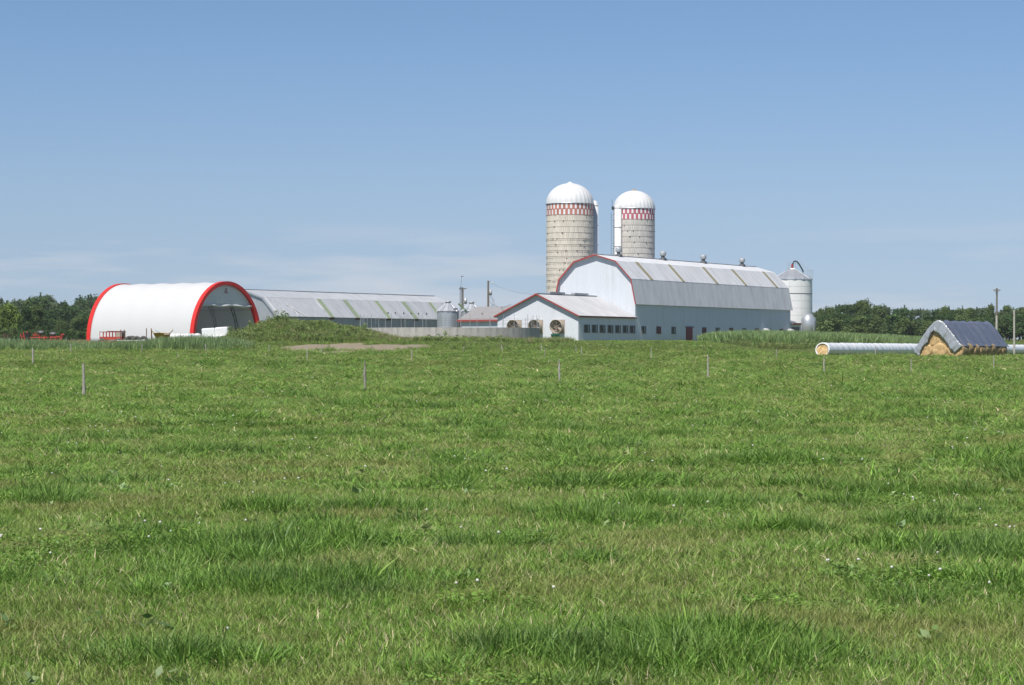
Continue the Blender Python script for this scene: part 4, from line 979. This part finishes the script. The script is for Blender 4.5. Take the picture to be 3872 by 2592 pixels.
for i, (px, d, lift, rot) in enumerate(((790, 291, 0, 8), (836, 291, 0, 4), (788, 291.2, 1.1, 6), (838, 291.2, 1.12, 3), (770, 288, 0, -10))):
    o = sq0 if i == 0 else sq0.copy()
    if i: COL.objects.link(o)
    X = (px - CX) / F * d; o.location = (X, d, float(gz(X, d)) + .47 + (.95 if lift else 0)); o.rotation_euler = (R(2), R(-4), R(rot)); tag(o, 'big square bale wrapped in white plastic in the shelter mouth', 'wrapped bale', 'wrapped square bales by the shelter')

# ------------------------------------------------------------------ trees
def leaf_mat(name, base, rnd=.18, tr=.25):
    return M(name, base, .6, var=.35, vscale=.35, rnd=rnd, translucent=tr, spec=.25, coord='Object')
lm = [leaf_mat('leaf_dark', (.075, .135, .040)), leaf_mat('leaf_mid', (.115, .168, .050)), leaf_mat('leaf_grey', (.125, .175, .085)), leaf_mat('leaf_light', (.17, .24, .050))]
def tree_mesh(seed, nleaf, lobes, h, wd, base, size):
    r = np.random.default_rng(seed); cs = []
    for k in range(lobes):
        f = r.random(); z = base + (h - base) * (.12 + .82 * f); rad = wd * (.95 - .55 * abs(f - .38) * 1.4) * (.55 + .45 * r.random())
        a = r.random() * 6.283; rr = rad * (.25 + .45 * r.random()); cs.append((rr * math.cos(a), rr * math.sin(a), z, wd * (.18 + .24 * r.random())))
    cs.append((0, 0, h - wd * .35, wd * .32))
    cs = np.array(cs); pick = r.integers(0, len(cs), nleaf); c = cs[pick]
    dirs = r.normal(size=(nleaf, 3)); dirs /= np.linalg.norm(dirs, axis=1)[:, None]; dirs[:, 2] = np.where(dirs[:, 2] < -.5, -dirs[:, 2], dirs[:, 2])
    rad = c[:, 3] * (.55 + .5 * r.random(nleaf) ** .6); p = c[:, :3] + dirs * rad[:, None] * np.array([1, 1, .85])
    p += r.normal(size=p.shape) * .07 * wd
    nrm = dirs + r.normal(size=dirs.shape) * .7 + np.array([0, 0, .3]); nrm /= np.linalg.norm(nrm, axis=1)[:, None]
    if h > 5:       # upright leading shoots give the crown a ragged top
        ns_ = 20; sp = cs[r.integers(0, len(cs), ns_)]; k_ = 0
        for q_ in range(ns_):
            n2 = 26; sl = slice(q_ * n2, (q_ + 1) * n2); aa = r.random() * 6.283; rr = sp[q_, 3] * (.3 + .6 * r.random()); t_ = r.random(n2)
            p[sl] = np.stack([sp[q_, 0] + rr * math.cos(aa) + r.normal(size=n2) * .10, sp[q_, 1] + rr * math.sin(aa) + r.normal(size=n2) * .10, sp[q_, 2] + sp[q_, 3] * .5 + t_ * (.5 + .9 * r.random())], 1)
    t1 = np.cross(nrm, r.normal(size=nrm.shape)); t1 /= np.linalg.norm(t1, axis=1)[:, None]; t2 = np.cross(nrm, t1)
    s = size * (.6 + .8 * r.random(nleaf))[:, None]
    v = np.stack([p - t1 * s, p - t2 * s * .55, p + t1 * s, p + t2 * s * .55], 1).reshape(-1, 3)
    me = bpy.data.meshes.new('crown'); f = np.arange(nleaf * 4).reshape(-1, 4); me.from_pydata(v.tolist(), [], f.tolist()); me.update()
    q = MB(); top = h * .75
    q.tube([(0, 0, -.4), (.1, 0, h * .25), (-.05, .1, h * .5), (.05, 0, top)], [.028 * h, .02 * h, .013 * h, .004 * h], 7)
    for k in range(6):
        a = r.random() * 6.283; z0 = base + (h * .6 - base) * r.random(); q.tube([(0, 0, z0), (wd * .35 * math.cos(a), wd * .35 * math.sin(a), z0 + h * .1), (wd * .62 * math.cos(a), wd * .62 * math.sin(a), z0 + h * .2)], [.011 * h, .007 * h, .003 * h], 5)
    return me, q.mesh('trunk', bark)
variants = []
for k in range(8):
    h = 10.0; me, tr = tree_mesh(100 + k, 6000, 20, h, 3.1 + .5 * (k % 3), .9, .21); variants.append((me, tr))
shrub_v = [tree_mesh(200 + k, 2200, 9, 3.2, 2.0, .15, .15) for k in range(3)]
vmat = {}
def with_mat(me, mi, tag_):
    key = (me.name, mi)
    if key not in vmat: c = me.copy(); c.materials.clear(); c.materials.append(lm[mi]); vmat[key] = c
    return vmat[key]
LBL = ['dark green broadleaf tree in the wood behind the farm', 'mid green broadleaf tree in the wood behind the farm', 'grey green poplar like tree in the wood behind the farm', 'light green leafy tree standing in front of the darker wood']
def tree(px, d, top_y, mi, wscale=1., k=None, group='trees of the wood', lab=None, z=None):
    X = (px - CX) / F * d; z = float(gz(X, d)) if z is None else z
    h = CAMZ + (HY - top_y) / F * d - z
    k = random.randrange(8) if k is None else k; me, tr = variants[k]
    t = thing('broadleaf_tree', lab or (LBL[mi] if 'right' not in group else LBL[mi].replace('wood behind the farm', 'wood beyond the bale stack')), 'tree', (X, d, z), random.uniform(0, 6.28), group + ' ' + str('abcd'[mi]))
    s = h / 10.0; t.scale = (s * wscale, s * wscale, s)
    inst(with_mat(me, mi, ''), 'crown', t); inst(tr, 'trunk', t)
rt = random.Random(21)
# left wood
px = -330
while px < 620:
    ty = 1137 + 9 * math.sin(px * .03) + rt.uniform(-9, 9)
    tree(px, rt.uniform(630, 690), ty, rt.choice([0, 0, 2, 2, 1]), rt.uniform(1.0, 1.3)); px += rt.uniform(24, 40)
px = -320
while px < 560:
    tree(px, rt.uniform(560, 610), 1172 + rt.uniform(-10, 16), rt.choice([0, 1, 0]), rt.uniform(1.1, 1.5)); px += rt.uniform(38, 58)
tree(-150, 400, 1150, 3, 1.2, lab=LBL[3]); tree(-40, 405, 1160, 3, 1.25); tree(40, 400, 1151, 3, 1.0); tree(12, 385, 1172, 3, .9); tree(98, 410, 1168, 0, 1.0); tree(140, 420, 1162, 1, 1.1)
px = 60
while px < 700: tree(px, rt.uniform(470, 520), 1205 + rt.uniform(-8, 10), rt.choice([0, 1]), rt.uniform(1.3, 1.7)); px += rt.uniform(36, 55)
# right wood
px = 3060
while px < 4250:
    ty = np.interp(px, [3060, 3110, 3200, 3270, 3340, 3420, 3480, 3530, 3575, 3620, 3670, 3720, 3760, 3872, 4250], [1180, 1174, 1160, 1150, 1172, 1165, 1176, 1172, 1180, 1168, 1172, 1166, 1180, 1172, 1170]) + rt.uniform(-5, 6)
    tree(px, rt.uniform(600, 690), ty, rt.choice([0, 1, 0, 2, 1]), rt.uniform(1.0, 1.35), group='trees of the wood right'); px += rt.uniform(22, 36)
px = 3075
while px < 4250: tree(px, rt.uniform(540, 580), 1198 + rt.uniform(-10, 14), rt.choice([0, 0, 1]), rt.uniform(1.2, 1.6), group='trees of the wood right'); px += rt.uniform(36, 56)
for (px, y) in ((3106, 1168), (3270, 1143), (3250, 1148), (3573, 1158), (3745, 1157), (3808, 1163), (3140, 1165)): tree(px, 592, y, 1, .75, group='trees of the wood right')
def shrub(px, d, hh, mi, grp, lab):
    X = (px - CX) / F * d; t = thing('shrub', lab, 'shrub', (X, d, float(gz(X, d))), random.uniform(0, 6), grp); me, tr = random.choice(shrub_v); s = hh / 3.2; t.scale = (s * 1.2, s * 1.2, s)
    inst(with_mat(me, mi, ''), 'crown', t); inst(tr, 'trunk', t)
px = -200
while px < 345: shrub(px, rt.uniform(365, 395), rt.uniform(1.6, 2.3), rt.choice([0, 1, 0]), 'hedge shrubs', 'low dark shrub in the hedge behind the red harrow'); px += rt.uniform(26, 38)
px = 3080
while px < 4250: shrub(px, rt.uniform(505, 525), rt.uniform(3.4, 5.2), rt.choice([0, 1]), 'wood edge shrubs', 'dark shrub along the foot of the right hand wood'); px += rt.uniform(24, 38)

# ------------------------------------------------------------------ scattered plants (geometry-node instances of small tufts)
def blade_tuft(seed, n, rad, hmin, hmax, wd, cols, bend=.5, seg=3, leaf=0):
    r = np.random.default_rng(seed); q = MB()
    for i in range(n):
        a = r.random() * 6.283; rr = rad * math.sqrt(r.random()); bx_, by_ = rr * math.cos(a), rr * math.sin(a)
        h = hmin + (hmax - hmin) * r.random() ** 1.3; az = a + r.normal() * 1.2; lean_ = bend * (.25 + .9 * r.random()); wdt = wd * (.6 + .7 * r.random())
        d = np.array([math.cos(az), math.sin(az)]); p = np.array([-d[1], d[0]]); tw = r.normal() * .8; p = np.array([math.cos(az + 1.57 + tw), math.sin(az + 1.57 + tw)])
        v = []
        for s_ in range(seg):
            f = s_ / seg; off = d * (h * lean_ * f ** 1.8); z = h * f * (1 - .28 * lean_ * f); w_ = wdt * (1 - .55 * f)
            v += [(bx_ + off[0] + p[0] * w_, by_ + off[1] + p[1] * w_, z - .01), (bx_ + off[0] - p[0] * w_, by_ + off[1] - p[1] * w_, z - .01)]
        off = d * h * lean_; v.append((bx_ + off[0], by_ + off[1], h * (1 - .28 * lean_)))
        f_ = [(2 * k, 2 * k + 1, 2 * k + 3, 2 * k + 2) for k in range(seg - 1)] + [(2 * seg - 2, 2 * seg - 1, 2 * seg)]
        c = np.array(cols[int(r.integers(len(cols)))]) * (.45 + 1.05 * r.random())
        q.add(v, f_, 0, False, tuple(c))
    return q
def leafy(seed, n, rad, h, size, cols):
    r = np.random.default_rng(seed); q = MB()
    for i in range(n):
        u = r.random() ** .7; a = r.random() * 6.283; rr = rad * math.sqrt(r.random()) * (1 - .5 * u)
        p = Vector((rr * math.cos(a), rr * math.sin(a), h * u)); nn = Vector((r.normal(), r.normal(), .8 + abs(r.normal()))).normalized(); t1 = nn.cross(Vector(r.normal(size=3))).normalized(); t2 = nn.cross(t1); s = size * (.6 + .8 * r.random())
        c = np.array(cols[int(r.integers(len(cols)))]) * (.75 + .5 * r.random())
        q.add([p - t1 * s, p - t2 * s * .6, p + t1 * s, p + t2 * s * .6], [(0, 1, 2, 3)], 0, False, tuple(c))
    return q
def plant_mat(name, hue_noise=.5, lo=None, tr=.3, tint=None, nz_scale=.5, mixr=(.45, .65), rnd=.2):
    return M(name, (.1, .15, .04), .5, attr='col', base2=tint, mix=mixr, vscale=nz_scale, coord='Position', rnd=rnd, translucent=tr, spec=.35)
GREEN = [(.200, .365, .056), (.240, .400, .068), (.170, .325, .048), (.295, .420, .097)]
STRAW = [(.48, .41, .22), (.38, .35, .16), (.56, .47, .30)]
LUSH = [(.165, .315, .048), (.200, .350, .060), (.135, .265, .040), (.245, .370, .080)]
m_short = plant_mat('short_grass', tint=(.310, .325, .105), nz_scale=.40, mixr=(.44, .70)); m_lush = plant_mat('lush_grass', tint=(.150, .250, .06), nz_scale=1.2)
m_dry = plant_mat('dry_grass', tint=None); m_reed = plant_mat('reeds', tint=None); m_weed = plant_mat('weeds', tint=(.27, .31, .11), nz_scale=.22, mixr=(.48, .62))
m_flower = M('clover_flower', (.68, .66, .60), .8, rnd=.12)
def make_group(name, meshes):
    c = bpy.data.collections.new(name)
    for i, me in enumerate(meshes): o = bpy.data.objects.new('%s_%d' % (name, i), me); c.objects.link(o)
    return c
def scatter(name, pts, rot, scl, coll, label, nvar, tilt=None):
    me = bpy.data.meshes.new(name); me.from_pydata(pts.tolist(), [], [])
    n_ = len(pts)
    r3 = np.zeros((n_, 3), 'f'); r3[:, 2] = rot
    if tilt is not None: r3[:, :2] = tilt
    a = me.attributes.new('irot', 'FLOAT_VECTOR', 'POINT'); a.data.foreach_set('vector', r3.ravel())
    a = me.attributes.new('iscl', 'FLOAT_VECTOR', 'POINT'); a.data.foreach_set('vector', scl.astype('f').ravel())
    a = me.attributes.new('ivar', 'INT', 'POINT'); a.data.foreach_set('value', rng.integers(0, nvar, n_).astype('i'))
    o = bpy.data.objects.new(name, me); COL.objects.link(o)
    ng = bpy.data.node_groups.new(name + '_nodes', 'GeometryNodeTree'); ng.interface.new_socket('Geometry', in_out='INPUT', socket_type='NodeSocketGeometry'); ng.interface.new_socket('Geometry', in_out='OUTPUT', socket_type='NodeSocketGeometry')
    gi = ng.nodes.new('NodeGroupInput'); go = ng.nodes.new('NodeGroupOutput'); ip = ng.nodes.new('GeometryNodeInstanceOnPoints'); ci = ng.nodes.new('GeometryNodeCollectionInfo')
    ci.inputs['Collection'].default_value = coll; ci.inputs['Separate Children'].default_value = True; ci.inputs['Reset Children'].default_value = True
    m2p = ng.nodes.new('GeometryNodeMeshToPoints')
    def at(nm, ty):
        x = ng.nodes.new('GeometryNodeInputNamedAttribute'); x.data_type = ty; x.inputs['Name'].default_value = nm; return x.outputs['Attribute']
    lk = ng.links.new; lk(gi.outputs[0], m2p.inputs['Mesh']); lk(m2p.outputs[0], ip.inputs['Points']); lk(ci.outputs[0], ip.inputs['Instance']); ip.inputs['Pick Instance'].default_value = True
    lk(at('ivar', 'INT'), ip.inputs['Instance Index']); lk(at('irot', 'FLOAT_VECTOR'), ip.inputs['Rotation']); lk(at('iscl', 'FLOAT_VECTOR'), ip.inputs['Scale']); lk(ip.outputs[0], go.inputs[0])
    md = o.modifiers.new('scatter', 'NODES'); md.node_group = ng
    tag(o, label, kind='stuff'); return o
def sample(d0, d1, dens, pxa=-500, pxb=4400, extra=1.2):
    """random points on the ground between two distances inside the view wedge (with a margin)"""
    wmax = (pxb - pxa) / F * d1 + 2 * extra; n_ = int(wmax * (d1 - d0) * dens); y = rng.uniform(d0, d1, n_); xa = (pxa - CX) / F * y - extra; xb = (pxb - CX) / F * y + extra
    x = (pxa - CX) / F * d1 - extra + rng.random(n_) * wmax; k = (x > xa) & (x < xb); return x[k], y[k]
def clear_of(x, y):
    px = CX + F * x / y
    ok = dirt_mask(x, y) < .3
    tx = (x + 7.95) ** 2 + (y - 303) ** 2 > (TR + .3) ** 2
    rel = (x - TX) * TN[0] + (y - TY) * TN[1]; along = (x - TX) * TD[0] + (y - TY) * TD[1]
    tb_ = ~((np.abs(rel) < .95) & (along > -.2))
    sxr = (x - sx0) * math.cos(SA) - (y - 231) * math.sin(SA); syr = (x - sx0) * math.sin(SA) + (y - 231) * math.cos(SA)
    st_ = ~((np.abs(sxr) < 2.4) & (syr > -.2) & (syr < 12))
    wx_ = (x - Fp.x) * V.x + (y - Fp.y) * V.y; wy_ = (x - Fp.x) * U.x + (y - Fp.y) * U.y
    wing_ok = ~((np.abs(wx_) < 6.5) & (wy_ > .2))
    return ok & tx & tb_ & st_ & wing_ok
allp = []
short_c = make_group('short_tuft', [blade_tuft(300 + k, 46, .14, .028, .075, .0032, GREEN * 5 + STRAW, 1.2, 2).mesh('short_tuft', m_short) for k in range(6)])
lush_c = make_group('lush_tuft', [blade_tuft(320 + k, 40, .13, .045, .135, .0042, LUSH, 1.25, 3).mesh('lush_tuft', m_lush) for k in range(6)])
tall_c = make_group('long_blade_tuft', [blade_tuft(340 + k, 12, .10, .12, .27, .0048, LUSH + GREEN[:2], 1.35, 4).mesh('long_blade_tuft', m_lush) for k in range(4)])
dry_c = make_group('dry_tuft', [blade_tuft(350 + k, 14, .11, .03, .11, .0026, STRAW, 1.6, 2).mesh('dry_tuft', m_dry) for k in range(4)])
clov_c = make_group('clover_patch', [leafy(360 + k, 40, .13, .085, .011, LUSH + GREEN).mesh('clover_patch', m_lush) for k in range(4)])
fl = MB(); fl.lathe([(0, .0), (.008, .003), (.011, .010), (.008, .017), (0, .019)], 7, c=(0, 0, .085))
fl.v.extend([(.001, 0, 0), (-.001, 0, 0), (0, 0, .087)]); fl.f.append((len(fl.v) - 3, len(fl.v) - 2, len(fl.v) - 1)); fl.m.append(1); fl.sm.append(False)
flower_c = make_group('clover_head', [fl.mesh('clover_head', [m_flower, M('clover_stem', (.14, .22, .06), .7)])])
sx_, ss_ = [], []
L_s, L_l, L_t, L_d, L_c, L_f = [], [], [], [], [], []
for (d0, d1, dens, wsc, hsc) in ((8.5, 16, 150, .95, .95), (16, 28, 80, 1.2, 1.0), (28, 50, 34, 1.9, 1.05), (50, 90, 12, 3.1, 1.15), (90, 150, 4.2, 5.2, 1.3), (150, 262, 1.7, 8.5, 1.5)):
    x, y = sample(d0, d1, dens); x_k = clear_of(x, y); x, y = x[x_k], y[x_k]; lm_ = lush_mask(x, y); u = rng.random(len(x)); z = gz(x, y)
    pts = np.stack([x, y, z], 1); jit = rng.uniform(.75, 1.3, len(x))
    isl = u < np.minimum(lm_ * 1.3, .85)
    for (mk, Lst, hm) in ((~isl, L_s, 1.0), (isl, L_l, 1.0)):
        sc = np.stack([jit * wsc, jit * wsc, jit * hsc * hm], 1)[mk]; 
        if Lst is L_l: sc[:, 2] *= (.45 + 1.15 * lm_[mk])
        Lst.append((pts[mk], sc))
    pick = (u > .5) & (rng.random(len(x)) < .10 + .10 * (fbm(x * .8, y * .8) > .56)); L_d.append((pts[pick], np.stack([jit * wsc, jit * wsc, jit * hsc], 1)[pick]))
    tallm = isl & (lm_ > .8) & (rng.random(len(x)) < (.16 if d1 < 60 else .05)); L_t.append((pts[tallm], np.stack([jit * wsc, jit * wsc, jit * hsc], 1)[tallm]))
    cm = (fbm(x * .7 + 70, y * .6 + 4, 3) > .64) & (rng.random(len(x)) < .22); 
    if d1 < 95: L_c.append((pts[cm], np.stack([jit * wsc, jit * wsc, jit * hsc], 1)[cm]))
    fm_ = (fbm(x * .7 + 70, y * .6 + 4, 3) > .62) & (rng.random(len(x)) < .016) | (rng.random(len(x)) < .0006); fs_ = np.minimum(.85 + (wsc - 1) * .40, 2.0)
    L_f.append((pts[fm_] + np.array([0, 0, .02]), np.stack([jit * fs_, jit * fs_, .6 + .5 * jit * fs_], 1)[fm_]))
def emit(Lst, name, coll, label, nv):
    p = np.concatenate([a for a, _ in Lst]); s = np.concatenate([c for _, c in Lst]); scatter(name, p, rng.uniform(0, 6.283, len(p)), s, coll, label, nv, rng.normal(size=(len(p), 2)) * .10); return len(p)
cnt = [emit(L_s, 'pasture_grass', short_c, 'short grazed pasture grass', 6), emit(L_l, 'lush_grass', lush_c, 'darker lush grass clumps in the pasture', 6), emit(L_t, 'long_grass', tall_c, 'long arching grass blades in the lush clumps', 4),
       emit(L_d, 'dry_grass', dry_c, 'dry straw coloured grass in the pasture', 4), emit(L_c, 'clover', clov_c, 'clover leaves in the pasture', 4), emit(L_f, 'clover_flowers', flower_c, 'white clover flower heads in the pasture', 1)]
print('grass instances', cnt)
dock_c = make_group('dock_rosette', [leafy(380 + k, 7, .09, .10, .055, [(.24, .38, .14), (.28, .40, .17), (.19, .33, .09)]).mesh('dock_rosette', m_weed) for k in range(4)])
x, y = sample(8.5, 60, .22); scatter('dock_plants', np.stack([x, y, gz(x, y)], 1), rng.uniform(0, 6.28, len(x)), np.repeat(rng.uniform(.5, 1.1, len(x))[:, None], 3, 1), dock_c, 'pale broad leaved weeds in the near pasture', 4)
# reeds, weeds, dry stalks, crop
REED = [(.24, .37, .15), (.29, .41, .165), (.18, .29, .11), (.36, .44, .19)]
reed_c = make_group('reed_clump', [blade_tuft(400 + k, 34, .32, .55, 1.35, .020, REED, .42, 3).mesh('reed_clump', m_reed) for k in range(5)])
crop_c = make_group('crop_clump', [blade_tuft(410 + k, 34, .38, 1.1, 2.1, .032, [(.23, .36, .12), (.28, .41, .145), (.18, .29, .09), (.36, .45, .20)], .38, 4).mesh('crop_clump', m_reed) for k in range(5)])
tan_c = make_group('dry_stalk_clump', [blade_tuft(420 + k, 32, .32, .4, 1.0, .012, [(.46, .38, .22), (.38, .33, .17), (.28, .29, .12), (.52, .43, .28)], .45, 3).mesh('dry_stalk_clump', m_dry) for k in range(4)])
WEED = [(.21, .33, .08), (.27, .38, .10), (.15, .25, .06), (.32, .39, .13), (.29, .27, .16)]
def weedy(seed):
    q = leafy(seed, 90, .42, .75, .062, WEED); t = blade_tuft(seed + 50, 16, .4, .4, 1.05, .014, WEED + [(.20, .19, .08)], .5, 3); q.add(t.v, t.f); q.c.extend(t.c); return q.mesh('weed_clump', m_weed)
weed_c = make_group('weed_clump', [weedy(430 + k) for k in range(6)])
edge_c = make_group('rough_grass_clump', [blade_tuft(440 + k, 40, .4, .2, .55, .014, GREEN + LUSH[:2] + [(.20, .19, .08)], .7, 3).mesh('rough_grass_clump', m_short) for k in range(5)])
def cover(name, x, y, k, coll, label, nv, smin, smax, hs=None):
    x, y = x[k], y[k]; p = np.stack([x, y, gz(x, y)], 1); s = rng.uniform(smin, smax, len(x)); h = s if hs is None else s * hs[k]
    scatter(name, p, rng.uniform(0, 6.283, len(x)), np.stack([s, s, h], 1), coll, label, nv, rng.normal(size=(len(x), 2)) * .06)
pxf = lambda x, y: CX + F * x / y
x, y = sample(235, 254, 4.0, -420, 960); e_ = fbm(x * .18, y * .18 + 60, 3); k = (pxf(x, y) < 935 + 30 * e_) & (e_ > .33) & (y > 236.5 + 3 * e_)
k &= ~((pxf(x, y) > 245) & (pxf(x, y) < 430) & (rng.random(len(x)) < .55))
hs = np.interp(pxf(x, y), [-400, 0, 250, 300, 420, 600, 700, 850, 950], [1.05, 1.0, .95, .75, .8, 1.15, 1.25, 1.15, .8]) * (.75 + .5 * e_)
cover('reeds', x, y, k, reed_c, 'blue green reeds along the edge of the pasture', 5, .75, 1.1, hs)
x, y = sample(252, 300, 1.6, -420, 860); p_ = pxf(x, y); k = (fbm(x * .22 + 5, y * .22, 3) > .42) & clear_of(x, y) & ~((y > 283) & (p_ > 330)) & ~((p_ > 420) & (p_ < 560) & (y < 264))
cover('dry_stalks', x, y, k, tan_c, 'tan dry grass between the machines and the shelter', 4, .7, 1.1, np.interp(p_, [0, 350, 560, 640, 860], [.7, .8, .9, 1.25, .9]))
x, y = sample(250, 300, 1.6, -420, 860); p_ = pxf(x, y); k = (fbm(x * .22 + 5, y * .22, 3) < .52) & clear_of(x, y) & ~((y > 285) & (p_ > 330))
cover('rough_grass', x, y, k, edge_c, 'rough green grass around the machines', 5, .8, 1.2)
x, y = sample(266, 303, 3.2, 760, 2160); p_ = pxf(x, y); m_ = gz0(x, y) - np.interp(y, PL[:, 0], PL[:, 1])
k = clear_of(x, y) & ((m_ > .15) | ((y > 274) & (y < 293) & (p_ > 1380))) & (p_ < 2150 + 20 * fbm(x, y)) & ~((p_ > 1950) & (y > 296))
hs = (.25 + 1.5 * fbm(x * .4 + 8, y * .4, 3) ** 1.5) * np.where(p_ > 1940, .5, np.where(p_ > 1380, .72, 1.0))
cover('mound_weeds', x, y, k, weed_c, 'leafy weeds covering the earth mound and tank foot', 6, .8, 1.25, hs)
k3 = k & (p_ < 1900) & (fbm(x * .28 + 50, y * .28, 3) > .54)
cover('mound_tall_weeds', x, y, k3 & (rng.random(len(x)) < .12), weed_c, 'taller bushy weeds on the earth mound', 6, .9, 1.5, hs * 1.45)
cover('mound_dry_stalks', x, y, k & (fbm(x * .3 + 90, y * .3, 3) > .50) & (rng.random(len(x)) < .30), tan_c, 'dry stalks among the mound weeds', 4, .7, 1.2)
cover('mound_grass', x, y, k & (fbm(x * .25 + 20, y * .25, 3) > .47) & (rng.random(len(x)) < .6), edge_c, 'pale green grass on the mound', 5, 1.1, 1.9)
x, y = sample(236, 318, 1.5, 900, 2750); p_ = pxf(x, y); m_ = gz0(x, y) - np.interp(y, PL[:, 0], PL[:, 1])
k = clear_of(x, y) & (m_ < .3) & ~((y > 300) & (p_ < 2180)) & (fbm(x * .2 + 1, y * .2, 3) > .38)
bw = (x - A.x) * V.x + (y - A.y) * V.y; bu = (x - A.x) * U.x + (y - A.y) * U.y; k &= ~((bw < 6.6) & (bu > -.3))
cover('rough_grass', x, y, k, edge_c, 'rough green grass between the pasture and the barn', 5, .8, 1.3, np.where((p_ > 2130) & (y > 280), .32, .85))
k2 = k & (y < 262) & (rng.random(len(x)) < .5) & (fbm(x * .3 + 40, y * .3, 3) > .5)
cover('verge_weeds', x, y, k2, weed_c, 'scattered weeds along the far fence', 6, .5, .85)
# tall crop in front of the long barn wall
x, y = sample(282, 372, 3.4, 2600, 4200); p_ = pxf(x, y); e = (x - TX) * TN[0] + (y - TY) * TN[1]; bw = (x - A.x) * V.x + (y - A.y) * V.y
wob = 3 * (fbm(x * .3, y * .3, 3) - .5)
edge = np.interp(p_, [2600, 2660, 2760, 2900, 3000, 3500, 4200], [320, 302, 296, 292, 291, 318, 350])
k = (y > edge + wob) & (bw > 6.1 + 5) & (e > 6 + wob) & (p_ > 2640 + 20 * wob)
hs = np.interp(p_, [2640, 2700, 2800, 2900, 3100, 3300, 3480, 4200], [.45, .72, .92, 1.0, .97, .95, .85, .8]) * (.9 + .2 * fbm(x * .5, y * .5))
cover('tall_crop', x, y, k, crop_c, 'tall green fodder crop in front of the long barn wall', 5, .85, 1.15, hs)
k = (y > edge - 6 + wob) & (y < edge + 1) & (bw > 9) & (e > 3) ; cover('crop_margin', x, y, k & (rng.random(len(x)) < .6), weed_c, 'weeds along the foot of the tall crop', 6, .6, 1.0)
hb = MB(); hb.box((0, 1400, 14), (5600, 5400, 34)); hm = bpy.data.materials.new('haze'); hm.use_nodes = True; hn = hm.node_tree.nodes; hn.remove(hn['Principled BSDF'])
pv = hn.new('ShaderNodeVolumePrincipled'); pv.inputs['Color'].default_value = (.82, .88, .97, 1); pv.inputs['Density'].default_value = .00009; hm.node_tree.links.new(pv.outputs[0], hn['Material Output'].inputs['Volume'])
hz2 = hb.build('haze', hm); tag(hz2, 'thin summer haze over the farm', kind='stuff')
